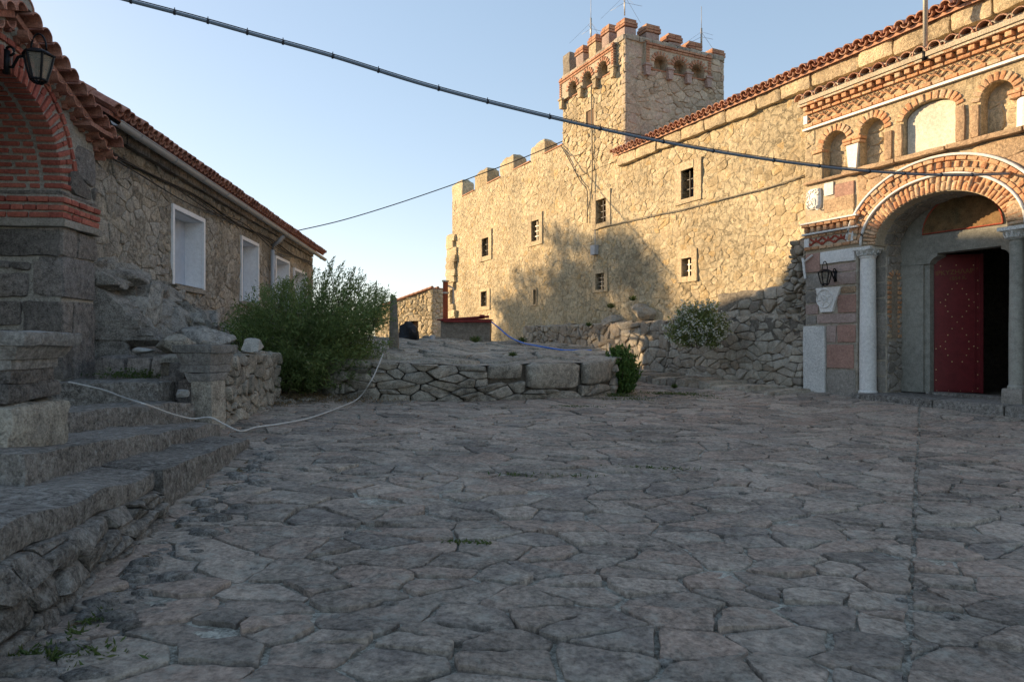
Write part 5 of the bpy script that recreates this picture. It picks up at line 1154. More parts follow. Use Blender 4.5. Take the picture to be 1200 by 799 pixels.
def facet(u, z):
    d, pt = noise.voronoi(Vector((u*1.35, z*1.5, 2.7))); p = pt[0]; ra = random.Random(int(p.x*9173)+int(p.y*7919)); d2, p2 = noise.voronoi(Vector((u*3.6, z*4.2, 8.1))); q = p2[0]; rb = random.Random(int(q.x*9173)+int(q.y*7919))
    return ra.uniform(-.10, .14)+ra.uniform(-.5, .5)*(u-p.x/1.35)+ra.uniform(-.6, .25)*(z-p.y/1.5)+.4*(rb.uniform(-.05, .06)+rb.uniform(-.7, .7)*(u-q.x/3.6)+rb.uniform(-.7, .7)*(z-q.y/4.2))
m = MB(); NU, NZ = 190, 96; fs = []
for b_i in range(NZ+1):
    for a_i in range(NU+1):
        u = TU[0]-.15+(TU[-1]+.4-TU[0])*a_i/NU; t = b_i/NZ; z = ZB_-.3+(otop(u)+.12-ZB_+.3)*t
        cx = noise.voronoi(Vector((u*1.35, z*1.5, 2.7)))[0]; fac = (cx[1]-cx[0])            # flat facets split by cracks
        w = ow(u, z)+facet(u, z)-.07*max(0, .10-fac)/.10+nz((u, z, 0), 7)*.025
        m.v.append(LF.P(u, w-(.35 if t >= 1 else 0), z)); m.t.append(nz((u, z, 9), .8)*.5+.5)
m.f += [(j_*(NU+1)+i_, j_*(NU+1)+i_+1, (j_+1)*(NU+1)+i_+1, (j_+1)*(NU+1)+i_) for j_ in range(NZ) for i_ in range(NU)]
oc = m.build('bedrock', M['rock'], out, smooth=True, sharp=28)
cs = [p for p in cells(TU[0], TU[-1]+.1, ZB_, 3.2, .42, .95, 141, small=.35, big=.2, jit=.5) if cen(p)[1] < otop(cen(p)[0])+.05]
RO = random.Random(6)
for i, p in enumerate(cs):      # broken blocks standing proud of the bedrock, each tilted its own way
    c = cen(p); ta, tb, hh = RO.uniform(-.5, .5), RO.uniform(-.35, .25), RO.uniform(.02, .16); p = [(c[0]+(x-c[0])*1.03, c[1]+(y-c[1])*1.03) for x, y in p]
    w0 = ow(*c); vs = []; n = len(p)
    if n < 4 or i % 3 or c[0] < uB+.35: continue
    for k_, (sc0, wz) in enumerate(((1.02, -.25), (.97, hh*.5), (.80, hh), (.4, hh*1.1))):
        for (x, y) in p:
            X, Y_ = c[0]+(x-c[0])*sc0, c[1]+(y-c[1])*sc0; q = (ow(X, Y_) if k_ == 0 else w0*.75+ow(X, Y_)*.25)+wz+(ta*(X-c[0])+tb*(Y_-c[1]) if k_ else 0)+(RO.uniform(-.03, .03) if k_ else 0); vs.append(LF.P(X+RO.uniform(-.02, .02), q, Y_+RO.uniform(-.02, .02)))
    fs = [(a_*n+b_, a_*n+(b_+1) % n, (a_+1)*n+(b_+1) % n, (a_+1)*n+b_) for a_ in range(3) for b_ in range(n)]+[tuple(range(3*n, 4*n))]
    m = MB(); m.add(vs, fs); m.build('rock', M['rock'], oc, smooth=True, sharp=22)
m = MB(); boulder(m, at(207, 405, 9.35), (.36, .26, .20), 101); m.build('boulder', M['platform'], smooth=True, sharp=32, label='dark squared boulder lying low in front of the outcrop behind the far pedestal', cat='boulder')
m = MB(); boulder(m, at(238, 398, 10.0), (.5, .35, .2), 102); m.build('boulder', M['rock'], smooth=True, sharp=32, label='flat brown boulder just above and behind the far pedestal', cat='boulder')

# ================================================================ ROUND PLATFORM
FR = [at(400, 470, 12.6), at(450, 472, 12.45), at(520, 474, 12.6), at(600, 473, 12.95), at(660, 470, 13.4), at(700, 468, 13.9), at(719, 464, 14.6), (2.35, 15.8, 0), (2.2, 17.5, 0), (1.5, 19.3, 0), (0, 20.6, 0), (-2.5, 21, 0), (-4.6, 20, 0), (-5.2, 17.5, 0), (-4.8, 15, 0), (-4.0, 13.4, 0)]
FR = [(p[0], p[1]) for p in FR]; q = []
for i in range(len(FR)):                                   # smooth closed outline
    p0, p1, p2, p3 = [V(*FR[(i+j) % len(FR)]) for j in (-1, 0, 1, 2)]
    for t in (0, .25, .5, .75): q.append(.5*((2*p1)+(-p0+p2)*t+(2*p0-5*p1+4*p2-p3)*t*t+(-p0+3*p1-3*p2+p3)*t**3))
OUT = q; LN = [0]
for i in range(len(OUT)): LN.append(LN[-1]+float(np.linalg.norm(OUT[(i+1) % len(OUT)]-OUT[i])))
def outl(s):
    s = s % LN[-1]; i = max(j for j in range(len(OUT)) if LN[j] <= s); t = (s-LN[i])/(LN[i+1]-LN[i]); a, b = OUT[i], OUT[(i+1) % len(OUT)]
    d = (b-a)/np.linalg.norm(b-a); return a+(b-a)*t, V(d[1], -d[0])
def ptop(x, y): return EYE-.47+max(0, y-12.5)*.052+max(0, -x-1.0)*.06+nz((x, y, 0), .9)*.05
plat = thing('round_stone_platform', (-1.2, 16.5, .3), 'low rounded stone platform with a rough rock top in the middle of the courtyard', 'platform')
m = MB(); cx_, cy_ = -1.2, 16.6; NR = 26; vs = []
for r in range(NR+1):
    for p in OUT:
        f = r/NR; x = p[0]+(cx_-p[0])*f; y = p[1]+(cy_-p[1])*f; rg = abs(nz((x, y, 0), 2.2))*.07*min(1, f*6)
        vs.append((x, y, ptop(x, y)+rg+nz((x, y, 0), 6)*.015))
n = len(OUT); m.add(vs, [(r*n+i, r*n+(i+1) % n, (r+1)*n+(i+1) % n, (r+1)*n+i) for r in range(NR) for i in range(n)], .5); m.build('rock_top', M['platform'], plat, smooth=True)
m = MB(); vs = [(p[0]+(cx_-p[0])*.02, p[1]+(cy_-p[1])*.02, z if z < 0 else ptop(p[0], p[1])-.03) for z in (-.1, 1) for p in OUT]; m.add(vs, [(i, (i+1) % n, n+(i+1) % n, n+i) for i in range(n)], .2); pcore = m.build('core', M['dark'], plat)
def pto2(s, v, w):
    p, nn = outl(s); g = gz(p[0], p[1])-.04; zt_ = ptop(p[0], p[1])+.0
    return (p[0]+nn[0]*w, p[1]+nn[1]*w, g+(zt_-g)*v)
sF = LN[32]
def s_of(px):
    best = min(np.linspace(0, LN[28], 700), key=lambda q: abs(600+800*outl(q)[0][0]/outl(q)[0][1]-px)); return float(best)
BIG = [(614, 679, .34, 1.0), (571, 612.5, .62, 1.0), (681, 716, .42, 1.0), (528, 570, .70, 1.0), (452, 500, .72, 1.0), (455, 492, .08, .45), (470, 505, .1, .62)]
HB = [(s_of(a), s_of(b), c, d) for a, b, c, d in BIG[:3]]
cs = cells(0, sF, 0, 1.0, .27, 1.9, 96, small=.5, big=.18, jit=.38, holes=HB)
cs += [[(a+.02, c), (b-.02, c+.03), (b-.01, d), (a+.01, d)] for a, b, c, d in HB]
cs += cells(sF+.02, LN[-1], 0, 1, .3, 1.6, 98)
def pto3(s, v, w): return pto2(s, v, w)
masonry(pcore, [[(x, y) for x, y in p] for p in cs], pto3, M['platform'], 'stone', 120, 9, 'chinking', h=.09, joint=.006, deep=.05, cut=.10)
def inout(x, y):
    c = False; j = len(OUT)-1
    for i in range(len(OUT)):
        if (OUT[i][1] > y) != (OUT[j][1] > y) and x < (OUT[j][0]-OUT[i][0])*(y-OUT[i][1])/(OUT[j][1]-OUT[i][1])+OUT[i][0]: c = not c
        j = i
    return c
cs = [p for p in cells(-5.5, 2.6, 12.2, 21, .55, 1.6, 99, small=.4, big=.2, jit=.5) if all(inout(*q) for q in p)]
masonry(plat, cs, lambda x, y, w: (x, y, ptop(x, y)+w+nz((x, y, 0), 1.7)*.05), M['platform'], 'top_slab', 80, 9, 'small_top_slabs', h=.06, joint=.02, jag=.05, flat=True, dense=True, deep=.05)
# concrete well box with red hatch frame, hose, red-white pole, standing stone, tarpaulin
Yb = 20.3; a = at(516, 404, Yb); b = at(574.5, 376, Yb); zt_ = b[2]
well = thing('concrete_well_box', ((a[0]+b[0])/2, Yb+.8, a[2]), 'squat weathered concrete box with a flat rusty red hatch on top, standing on the platform', 'well')
m = MB(); rough(m, [(a[0], Yb, a[2]-.1), (b[0], Yb, a[2]-.1), (b[0], Yb+1.5, a[2]-.1), (a[0], Yb+1.5, a[2]-.1), (a[0], Yb, zt_), (b[0], Yb, zt_), (b[0], Yb+1.5, zt_), (a[0], Yb+1.5, zt_)], n=(8, 8, 5), amp=.015, rnd=.03); m.build('box', M['concrete'], well, smooth=True, sharp=45)
m = MB(); zt2_ = zt_
rough(m, [(a[0]-.1, Yb-.05, zt2_), (b[0]+.05, Yb-.05, zt2_), (b[0]+.05, Yb+1.3, zt2_+.02), (a[0]-.1, Yb+1.3, zt2_+.02), (a[0]-.1, Yb-.05, zt2_+.04), (b[0]+.05, Yb-.05, zt2_+.04), (b[0]+.05, Yb+1.3, zt2_+.06), (a[0]-.1, Yb+1.3, zt2_+.06)], n=(4, 4, 2), amp=.005, rnd=.01)
tube(m, [at(517, 375.5, Yb-.1), at(573, 371.5, Yb+.1)], .04, 6); tube(m, [at(520, 377, Yb-.1), at(576, 377.5, Yb-.1)], .035, 6); tube(m, [at(562, 371, Yb), at(568, 371, Yb)], .05, 6); tube(m, [at(545, 374, Yb+.4), at(568, 373, Yb+.4)], .03, 6)
m.build('hatch', M['rust'], well, smooth=True, sharp=45)
m = MB(); a = at(507, 402, 19.8); tube(m, [(a[0], 19.8, a[2]-.1), (a[0], 19.8, a[2]+.22)], [.09, .08], 12)
m.build('white_bucket', M['pipe'], smooth=True, sharp=40, label='small white plastic bucket left of the concrete well box', cat='bucket')
hp = [at(575, 377, Yb-.1), at(585, 385, Yb-.2), at(597, 395, 19.5), at(612, 402, 18.2), at(628, 405.5, 17.2), at(648, 409, 16.6), at(670, 412.5, 16.2), at(693, 416.5, 15.8)]
def smooth_pts(P, k=5):
    P = [V(*p) for p in P]; o = []
    for i in range(len(P)-1):
        p0, p1, p2, p3 = P[max(i-1, 0)], P[i], P[i+1], P[min(i+2, len(P)-1)]
        for j in range(k): t = j/k; o.append(tuple(.5*((2*p1)+(-p0+p2)*t+(2*p0-5*p1+4*p2-p3)*t*t+(-p0+3*p1-3*p2+p3)*t**3)))
    return o+[tuple(P[-1])]
hp = [p if i < 3 else (p[0], p[1], max(p[2], ptop(p[0], p[1])+.05)) for i, p in enumerate(smooth_pts(hp))]
m = MB(); tube(m, hp, .020, 7); m.build('water_hose', M['hose'], smooth=True, label='blue water hose running from the well hatch across the platform', cat='hose')
Yp = 26.; a = at(522, 404, Yp); b = at(522, 329, Yp)
pole = thing('pump_pipe', a, 'upright pipe with flaking red and white paint in front of the far wall corner', 'pipe')
m = MB(); tube(m, [(a[0], Yp, a[2]-.6), (a[0], Yp, b[2])], .10, 10); m.build('shaft', M['redpole'], pole, smooth=True, sharp=40)
m = MB(); 
for z in (b[2], b[2]-.45, a[2]+.4): tube(m, [(a[0], Yp, z-.06), (a[0], Yp, z)], .14, 10)
tube(m, [(a[0]+.1, Yp, b[2]-.2), (a[0]+.3, Yp, b[2]-.3), (a[0]+.3, Yp, b[2]-.9)], .04, 6); m.build('collars', M['metalpole'], pole, smooth=True, sharp=40)
ys_ = 14.9; a = at(457, 404, ys_); m = MB()
rough(m, [at(455.5, 410, ys_), at(468, 410, ys_), at(468, 410, ys_+.22), at(456, 410, ys_+.22), at(457.5, 343, ys_), at(465.5, 350, ys_), at(465.5, 350, ys_+.16), at(457.5, 343.5, ys_+.16)], n=(4, 4, 14), amp=.02, rnd=.045, sc=3); m.build('standing_stone', M['concrete'], smooth=True, sharp=45, label='upright narrow standing stone at the left edge of the platform beside the bush', cat='standing stone')
m = MB(); boulder(m, at(480, 399, 19), (.42, .5, .52), 140); m.build('tarpaulin_heap', M['tarp'], smooth=True, sharp=50, label='black tarpaulin covered heap between the standing stone and the small outbuilding', cat='tarpaulin')
# far outbuilding with sloping tiled roof
OF = Fr(at(507, 400, 31)[:2], (-.92, .39)); OF = Fr(at(440, 400, 43)[:2], V(*at(507, 400, 39)[:2])-V(*at(440, 400, 43)[:2])); ol = np.linalg.norm(V(*at(507, 400, 39)[:2])-V(*at(440, 400, 43)[:2]))
ob = thing('stone_outbuilding', OF.P(ol/2, -1.5, .5), 'small sunlit stone outbuilding with a sloping tiled roof beyond the platform', 'outbuilding')
zA, zB = EYE+(400-363)/800*43, EYE+(400-339)/800*39
m = MB(); do = (OF.ray(481)[0], OF.ray(490)[0], .2, EYE+(400-377)/800*41)
def lerp_z(u): return zA+(zB-zA)*u/ol
m.add([OF.P(0, 0, 0), OF.P(do[0], 0, 0), OF.P(do[0], 0, lerp_z(do[0])), OF.P(0, 0, zA)], [(0, 1, 2, 3)]); m.add([OF.P(do[1], 0, 0), OF.P(ol, 0, 0), OF.P(ol, 0, zB), OF.P(do[1], 0, lerp_z(do[1]))], [(0, 1, 2, 3)])
m.add([OF.P(do[0], 0, do[3]), OF.P(do[1], 0, do[3]), OF.P(do[1], 0, lerp_z(do[1])), OF.P(do[0], 0, lerp_z(do[0]))], [(0, 1, 2, 3)])
m.add([OF.P(ol, 0, 0), OF.P(ol, -3, 0), OF.P(ol, -3, zB), OF.P(ol, 0, zB)], [(0, 1, 2, 3)]); m.add([OF.P(0, -3, 0), OF.P(0, 0, 0), OF.P(0, 0, zA), OF.P(0, -3, zA)], [(0, 1, 2, 3)])
m.add([OF.P(0, -3, 0), OF.P(0, -3, zA), OF.P(ol, -3, zB), OF.P(ol, -3, 0)], [(0, 1, 2, 3)]); m.add([OF.P(do[0]-.1, -.5, 0), OF.P(do[1]+.1, -.5, 0), OF.P(do[1]+.1, -.5, do[3]+.1), OF.P(do[0]-.1, -.5, do[3]+.1)], [(0, 1, 2, 3)])
ow = m.build('wall', M['wallmortar'], ob)
cs = cells(0, ol, .6, zB, .26, 1.35, 99, holes=[do], clips=[(0, zA, -(zB-zA)/ol, 1)]); masonry(ow, cs, lambda u, z, w: OF.P(u, w, z), M['wall'], 'stone', 0, 9, 'stonework', h=.05, joint=.01)
OS = Fr(OF.P(ol, 0, 0)[:2], (-OF.n[0], -OF.n[1])); cs = cells(0, 3, .6, zB, .28, 1.35, 90); masonry(ow, cs, lambda u, z, w: OS.P(u, w, z), M['tower'], 'stone', 0, 9, 'side_stonework', h=.05, joint=.01)
m = MB(); box(m, OF, do[0]-.25, do[1]+.25, -.3, .06, do[3], do[3]+.2); m.build('lintel', M['tan'], ob); m = MB(); box(m, OF, do[0], do[1], -.3, -.2, .2, do[3]); m.build('door', M['wood'], ob)
ax = Vector(OF.P(ol, 0, zB))-Vector(OF.P(0, 0, zA)); ax.normalize(); nv = Vector((OF.n[0], OF.n[1], 0)); upv = ax.cross(nv); upv = upv if upv.z > 0 else -upv
m = MB(); o = Vector(OF.P(0, 0, zA)); n = int(ol/.42)
for i in range(n+1):
    for w in (.12, -.3): tmesh_joined(m, TM[i % 3], o+ax*(i*.42-.05)+nv*(w-.05)+upv*.06, nv, ax, upv)
vs = [tuple(o+ax*s+nv*w+upv*h) for s, w, h in ((-.2, .14, .02), (ol+.1, .14, .02), (ol+.1, -3.2, .02), (-.2, -3.2, .02), (-.2, .14, .08), (ol+.1, .14, .08), (ol+.1, -3.2, .08), (-.2, -3.2, .08))]
m.add(vs, BOXF, .3); m.build('roof', M['tile'], ob)

# ================================================================ CABLES, POLES, ANTENNAS
def hang(name, A, B, pxs, r, mat, label, sides=8, extra=None, cat='cable'):
    """a sagging line between A and B in one vertical plane, passing through the measured heights"""
    pts = []
    for px, py in pxs:
        rx = (px-600)/800; t = (rx*A[1]-A[0])/((B[0]-A[0])-rx*(B[1]-A[1])); Y = A[1]+(B[1]-A[1])*t; pts.append(at(px, py, Y))
    pts = smooth_pts(pts, 8); m = MB(); tube(m, pts, r, sides); o = m.build(name, mat, smooth=True, label=label, cat=cat); return o, pts
A = at(100, -12, 6.6); B = at(1188, 204, 11.15)
ob_, pts = hang('overhead_cable', A, B, [(100, -13), (145, 0), (225, 21), (300, 42), (390, 67), (500, 101), (615, 131), (733, 158), (850, 180), (960, 195.5), (1050, 203.5), (1120, 206), (1188, 204)], .019, M['cable'], 'thick grey blue bundled cable sagging across the whole sky to the gateway')
m = MB(); tube(m, [(p[0], p[1], p[2]+.027) for p in pts], .006, 5)
for i in [j for j in range(3, len(pts)-2) if (j*7+j//3) % 6 == 0]: 
    p = Vector(pts[i]); d = (Vector(pts[i+1])-p).normalized(); tube(m, [p-d*.01, p+d*.01], .027, 8); tube(m, [p, p+Vector((0, 0, .05))], .005, 4)
m.build('messenger_wire', M['wire'], ob_, smooth=True)
A = at(350, 271, 24); B = at(660, 168, 25.2)
hang('thin_overhead_wire', A, B, [(348, 271), (400, 259), (460, 241), (525, 219), (560, 206), (610, 187), (660, 166)], .018, M['wire'], 'thin dark wire from the far corner of the house up to the battlements', 6)
def onwall(name, P, r, mat, label, w=.07):
    m = MB(); tube(m, smooth_pts([MF.pp(x, y, w) for x, y in P], 4), r, 5); return m.build(name, mat, smooth=True, label=label, cat='cable')
onwall('wall_cable', [(693, 100), (693.5, 150), (694, 190), (693, 225), (689, 245)], .022, M['conduit'], 'grey conduit running straight down below the tower window', .1)
onwall('wall_cable', [(658, 172), (668, 190), (680, 213), (688, 225), (688, 262)], .018, M['wire'], 'thin dark wire drooping from the tower foot to the lower conduit')
onwall('wall_cable', [(661, 176), (668, 183), (680, 181), (687, 174)], .015, M['conduit'], 'short loop of cable at the foot of the tower')
onwall('wall_cable', [(700, 268), (730, 261), (765, 253), (800, 246), (830, 238), (870, 228), (905, 219), (943, 206)], .018, M['conduit'], 'long wire looping along the sunlit wall between the upper and lower windows')
m = MB(); u0, u1, z0, z1 = rect_px(693.5, 288, 698.5, 299, .1); box(m, MF, u0, u1, 0, .16, z0, z1); tube(m, [MF.P((u0+u1)/2, .05, z1), MF.P((u0+u1)/2, .05, z1+.6)], .012, 5)
m.build('junction_box', M['pipe'], label='small pale junction box on the wall above the low barred window', cat='junction box')
fp = MF.P(MF.ray(1079, .75)[0], .62, 0); z = MF.q(1079, 66, .62)[1]
fpt = thing('flagpole', (fp[0], fp[1], z), 'bare metal flagpole rising from the tiled eave of the gateway', 'pole')
m = MB(); tube(m, [(fp[0], fp[1], z-.1), (fp[0], fp[1], z+3.4)], .04, 12); m.build('pole', M['metalpole'], fpt, smooth=True)
m = MB(); tube(m, [(fp[0], fp[1], z-.12), (fp[0], fp[1], z+.05)], .06, 10); m.build('socket', M['iron'], fpt, smooth=True)
def antenna(px, y0, y1, Y, mast, arm, label, tilt=0):
    a = at(px, y0, Y); b = at(px, y1, Y); t = thing('antenna', a, label, 'antenna', 'radio antennas on the tower')
    m = MB(); tube(m, [a, b], mast, 8); m.build('mast', M['metalpole'], t, smooth=True); m = MB(); h = b[2]-a[2]
    for k in range(3):
        an = 2*math.pi*k/3+.2; tube(m, [(b[0], b[1], a[2]+h*.52), (b[0]+arm*math.cos(an), b[1]+arm*math.sin(an), a[2]+h*.45+tilt)], .006, 4)
    tube(m, [b, (b[0], b[1], b[2]+.7)], .010, 4); m.build('radials', M['pipe'], t, smooth=True)
    m = MB()
    for k in range(3):
        an = 2*math.pi*k/3+.7; tube(m, [(b[0], b[1], a[2]+h*.8), (b[0]+.8*math.cos(an), b[1]+.8*math.sin(an), a[2])], .005, 3)
    m.build('stays', M['pipe'], t)
antenna(692.5, 48, 22, 24.5, .03, .45, 'short antenna mast with guy wires on the left side of the tower top')
antenna(732, 19, -10, 22.2, .02, .6, 'tall white whip antenna above the near corner of the tower, leaving the frame')
antenna(822, 55, 34, 21.8, .03, .4, 'antenna mast with crossed radials at the right side of the tower top')
# rope
rp_ = [at(80, 448.5, 8.2), at(85, 449, 8.2), at(120, 457, 8.15), at(143, 465.5, 7.9), at(165, 472.5, 6.98), at(180, 477.5, 7.2), at(200, 485, 7.5), at(225, 491, 7.9), at(246, 489.5, 7.95), at(262, 497, 8.0), at(282, 505.5, 8.1)]+[tuple(V(*G(x, y))+V(0, 0, .06)) for x, y in ((300, 506.5), (330, 502), (365, 494.5), (398, 482))]+[at(420, 467, 11.8), at(434, 448, 11.7), at(442, 432, 11.9), at(449, 415, 12.15)]
m = MB(); tube(m, smooth_pts(rp_, 6), .0105, 7); m.build('rope', M['rope'], smooth=True, label='white rope trailing down the steps, over the paving and up to the bush', cat='rope')

# ================================================================ PLANTS
def plant(name, c, label, cat='shrub', group=None): return thing(name, c, label, cat, group)
rng = np.random.default_rng(5)
B0 = V(-4.0, 13.0, gz(-4, 13)); bush = plant('feathery_bush', tuple(B0), 'big feathery dark green bush spilling between the house and the platform')
m = MB(); lm = MB()
targets = []
hull = [(262, 384), (280, 368), (296, 358), (315, 343), (342, 338), (365, 334), (385, 328), (398, 324), (415, 330), (432, 338), (450, 348), (460, 360), (462, 372), (466, 390), (466, 404), (450, 416), (432, 434), (405, 442), (380, 447), (350, 452), (330, 452), (316, 440), (298, 425), (280, 408), (268, 396)]
def inhull(x, y):
    c = False; j = len(hull)-1
    for i in range(len(hull)):
        if (hull[i][1] > y) != (hull[j][1] > y) and x < (hull[j][0]-hull[i][0])*(y-hull[i][1])/(hull[j][1]-hull[i][1])+hull[i][0]: c = not c
        j = i
    return c
k = 0
while k < 520:
    px, py = rng.uniform(252, 465), rng.uniform(300, 462)
    if not inhull(px+(6 if px < 350 else -4), py+(5 if py < 380 else -3)): continue
    Yd = 12.9+rng.normal()*.75; Yd = min(max(Yd, 11.6 if py > 400 else 11.2), 14.6); tip = V(*at(px, py, Yd))
    base = V(-4.15+rng.normal()*.35, 13.1+rng.normal()*.35, gz(-4, 13)+rng.uniform(0, .5))
    # short shoots hang off long ones: begin part way
    st_ = base+(tip-base)*rng.uniform(.35, .6); L_ = np.linalg.norm(tip-st_)
    if k % 9 == 0: tube(m, [tuple(base), tuple(base+(tip-base)*.5+V(0, 0, .1)), tuple(tip)], [.022, .012, .004], 5)
    edge = py < 345 and px > 350
    p, d = spray(st_, tip+(V(0, 0, -.1) if py > 400 else V(0, 0, .05)), rng, 80 if edge else 125, .09 if edge else .15)
    leaves(lm, p, .075, .22, rng, dirs=d, tint=rng.uniform(0, 1, len(p))*.6+rng.uniform(0, .4)); k += 1
for px, py in [(392, 306), (404, 312), (430, 326), (370, 318), (452, 352), (441, 336), (416, 318), (350, 326), (384, 312)]:
    tip = V(*at(px, py, 12.8+rng.normal()*.3)); st_ = tip+V(rng.normal()*.25-.25, .1, -.75); p, d = spray(st_, tip, rng, 130, .035); leaves(lm, p, .06, .22, rng, dirs=d*.6+(tip-st_)); tube(m, [tuple(st_), tuple(tip)], [.01, .003], 4)
m.build('stems', M['bark'], bush, smooth=True); lm.build('foliage', M['feather'], bush, loc=tuple(B0))
# long grey green stems of the same bush along its left
# white flowering bush on the terrace
def roundbush(name, c, r, n, size, mat, label, asp=.4, stems=10, flowers=0, seed=1, low=-.2):
    g = np.random.default_rng(seed); t = plant(name, (c[0], c[1], c[2]+low*r[2]), label); lm = MB(); fm = MB(); sm = MB()
    for k in range(n):
        d = g.normal(size=3); d /= np.linalg.norm(d); d[2] = abs(d[2]) if d[2] < low else d[2]
        f = g.uniform(.55, 1.06)*(1+.18*noise.noise(Vector((d[0]*2, d[1]*2, d[2]*2+seed)))); tip = V(*c)+d*V(*r)*f; base = V(c[0], c[1], c[2]+low*r[2])+d*V(*r)*.15
        p, dd = spray(base+(tip-base)*.45, tip, g, 34, .07*max(r)); leaves(lm, p, size, asp, g, dirs=dd)
        if k < stems: tube(sm, [tuple(base), tuple(tip)], [.015, .004], 4)
        if flowers and k % 3 < 2:
            q = tip+g.normal(size=(flowers, 3))*.035; leaves(fm, q, .045, .9, g)
    lm.build('foliage', M[mat], t, loc=tuple(c)); sm.build('stems', M['bark'], t, smooth=True)
    if flowers: fm.build('flowers', M['flower'], t, loc=tuple(c))
    return t
q = at(817, 385, 16.5); roundbush('flowering_bush', q, (.78, .55, .62), 480, .06, 'leaf3', 'round bush covered in small white flowers in front of the shaded wall', flowers=12, seed=3, low=-.7)
q = at(727, 435, 14.9); roundbush('green_shrub', q, (.46, .42, .55), 240, .10, 'leaf2', 'bright green leafy shrub growing at the right end of the platform', asp=.28, seed=4, low=-.9)
for i, (px, py, Y, r, lab) in enumerate([(557, 402, 17.2, .22, 'tuft of grass on the platform in front of the well box'), (601, 418, 13.6, .10, 'tiny yellowish weed on the front rim of the platform'), (716, 362, 19.7, .2, 'small weed sprouting above the terrace wall, left one of two'), (742, 353, 19.2, .18, 'small weed sprouting above the terrace wall, right one beside the rock'), (690, 383, 17.9, .14, 'little weed growing on top of the terrace wall'), (612, 402, 19, .2, 'weed beside the blue hose at the foot of the far wall'), (790, 455, 16.2, .12, 'weed at the ledge of the shaded wall')]):
    g = np.random.default_rng(i+50); c = V(*at(px, py, Y)); t = plant('weed', tuple(c), lab, 'weed', 'weeds in cracks'); lm = MB(); n = int(260*r/.2)
    d = g.normal(size=(n, 3)); d[:, 2] = abs(d[:, 2])+.5; d /= np.linalg.norm(d, axis=1)[:, None]; p = c+d*r*g.uniform(.2, .8, (n, 1)); leaves(lm, p, .09, .14, g, dirs=d); lm.build('leaves', M['grass'], t, loc=tuple(c))
# moss and grass patches in the paving, dry litter along the walls
def patch(lm, px, py, rx, ry, n, h, g, mat=None):
    c = G(px, py); x = c[0]+g.normal(size=n)*rx; y = c[1]+g.normal(size=n)*ry; z = np.array([gz(a, b) for a, b in zip(x, y)])+.02+g.uniform(0, h, n)
    d = g.normal(size=(n, 3)); d[:, 2] = abs(d[:, 2])+.4; leaves(lm, np.stack([x, y, z], 1), .05, .25, g, dirs=d)
g = np.random.default_rng(9); lm = MB()
for a in [(795, 464, .45, .12, 700, .05), (840, 467, .2, .08, 250, .03), (870, 470, .5, .06, 300, .02), (925, 470, .35, .07, 350, .02), (740, 470, .3, .1, 250, .02), (722, 466, .25, .1, 500, .06), (668, 478, .3, .04, 150, .01), (745, 551, .25, .03, 150, .01), (62, 775, .12, .05, 260, .02), (100, 742, .03, .1, 60, .02), (160, 432, .0, .0, 0, 0), (640, 560, .3, .03, 90, .01), (550, 640, .1, .02, 60, .01)]:
    if a[4]: patch(lm, *a, g)
c = at(160, 441, 8.95); n = 500; x = c[0]+g.normal(size=n)*.28; leaves(lm, np.stack([x, 8.98+g.normal(size=n)*.06, 1.02+abs(g.normal(size=n))*.05], 1), .05, .35, g)
lm.build('moss_and_grass', M['grass'], loc=(0, 0, 0), kind='stuff')
lm = MB()
for a in [(345, 470, .8, .35, 2600, .10), (380, 462, .9, .25, 1800, .12), (318, 476, .2, .3, 400, .05)]: patch(lm, *a, g)
for i in range(1500):
    y = g.uniform(2.6, 7.6); x = leftedge(y)+.03+abs(g.normal())*.05; leaves(lm, [(x, y, gz(x, y)+.012)], .05, .12, g, dirs=np.array([[g.normal(), g.normal(), .1]]))
lm.build('dry_grass', M['straw'], loc=(0, 0, 0), kind='stuff')
m = MB(); rr = random.Random(12)
for k in range(60):
    px, py = rr.uniform(325, 450), rr.uniform(462, 474); p = G(px, py); r = rr.uniform(.05, .16); boulder(m, (p[0], p[1], p[2]+r*.2), (r*1.4, r, r*.5), k) if k < 22 else None
m.build('loose_stones', M['platform'], smooth=True, sharp=40, kind='stuff')
m = MB(); pts_ = [(-6.3, 10.9), (-3.2, 12.2), (-4.6, 13.6), (-5, 16), (-7.3, 24), (-7.3, 11)]
for i, (x, y) in enumerate(pts_): m.v.append((x, y, gz(x, y)+.015)); m.t.append(.5)
m.f.append(tuple(range(len(pts_)))); m.build('earth_bank', M['soil'], kind='structure')

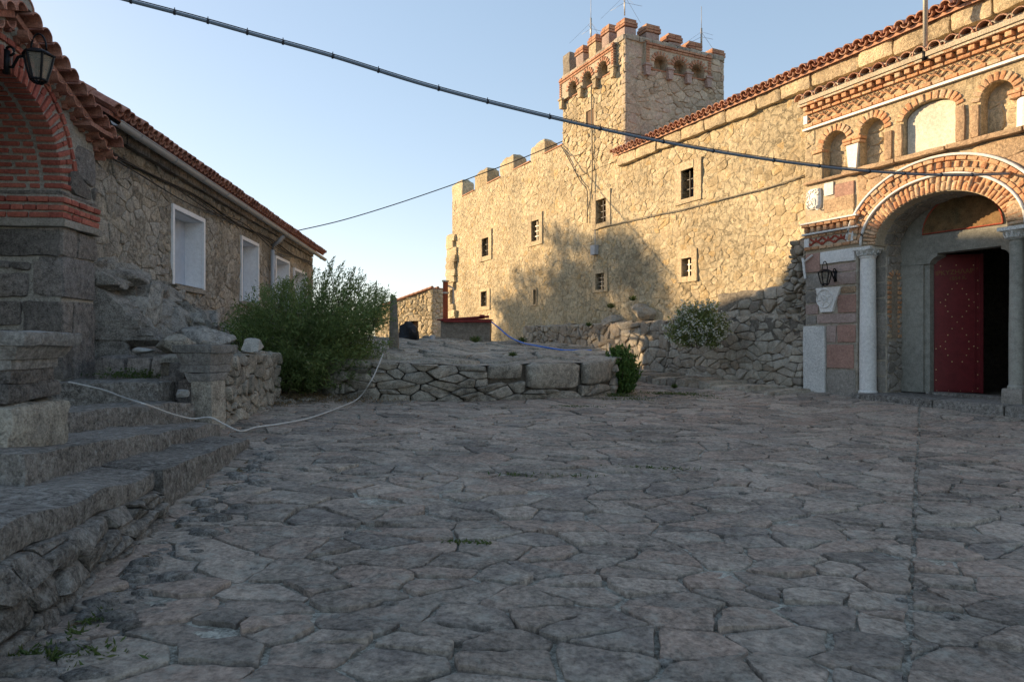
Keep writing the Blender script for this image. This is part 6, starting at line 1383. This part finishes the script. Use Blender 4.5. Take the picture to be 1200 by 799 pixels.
# ================================================================ BEYOND THE HOUSE: what casts the long evening shadows
ch = thing('shadow_block', LF.P(24, -15, 0), 'unseen tall block behind the low house, added to cast the long building shadow', 'shadow_block')  # added out of sight; its outline is shaped to the shadow on the wall
m = MB(); zt_ = EYE+9.2; u0, u1 = 12, 29.3
m.add(boxv(LF, u0, u1, -20, -12, -1, zt_), FLIP, .5); m.build('wall', M['leftmortar'], ch)
m = MB(); prism(m, LF, [(u1+1.6, zt_-1.9), (u1+.2, zt_+.5), (u0-.3, zt_+.6), (u0-.3, zt_)][::1], -20.3, -11.7); m.build('roof', M['ltile'], ch)
tr = thing('plane_tree', LF.P(42, -19, 0), 'broad tree behind the low house whose shadow falls on the long wall', 'tree')
base = V(*LF.P(42, -19, -1)); m = MB(); tube(m, [tuple(base), tuple(base+V(.2, .1, 4)), tuple(base+V(0, 0, 8))], [.4, .3, .2], 10); lm = MB(); g = np.random.default_rng(21)
CL = [(39.5, 11.1, .95), (39.8, 12.0, .75), (38.8, 10.6, .55), (42.0, 11.2, .65), (42.3, 10.4, .75), (41.2, 10.0, .5), (44.3, 10.5, .45), (44.7, 9.8, .45), (45.3, 9.0, .5), (44.0, 9.2, .65), (42.8, 9.3, .7), (41.5, 9.2, .7), (40.2, 9.4, .7), (39.3, 10.0, .35),
      (44.6, 8.1, .6), (43.4, 8.0, .7), (42.1, 8.1, .75), (41.2, 8.1, .5), (44.0, 6.9, .8), (42.5, 6.8, .9), (41.3, 6.9, .6), (43.3, 5.4, 1.1), (42.0, 4.2, 1.2), (41.9, 5.8, .7)]
CL += [(g.uniform(40.7, 46.0), g.uniform(7.4, 9.9), g.uniform(.18, .42)) for k in range(30)]+[(g.uniform(38.8, 43), g.uniform(9.6, 12.4), g.uniform(.12, .26)) for k in range(16)]
for (u, z, r) in CL:
    for k in range(int(62*r*r)+9):
        d = g.normal(size=3); d /= np.linalg.norm(d); c = V(*LF.P(u, -20+g.normal()*.8, EYE+z))+d*r*g.uniform(.2, 1.12); leaves(lm, c+g.normal(size=(15, 3))*.20, .20, .6, g)
    tube(m, [tuple(base+V(0, 0, 3+z*.35)), LF.P(u, -20, EYE+z)], [.12, .04], 6)
m.build('trunk', M['bark'], tr, smooth=True); lm.build('crown', M['leaf3'], tr, loc=tuple(base))
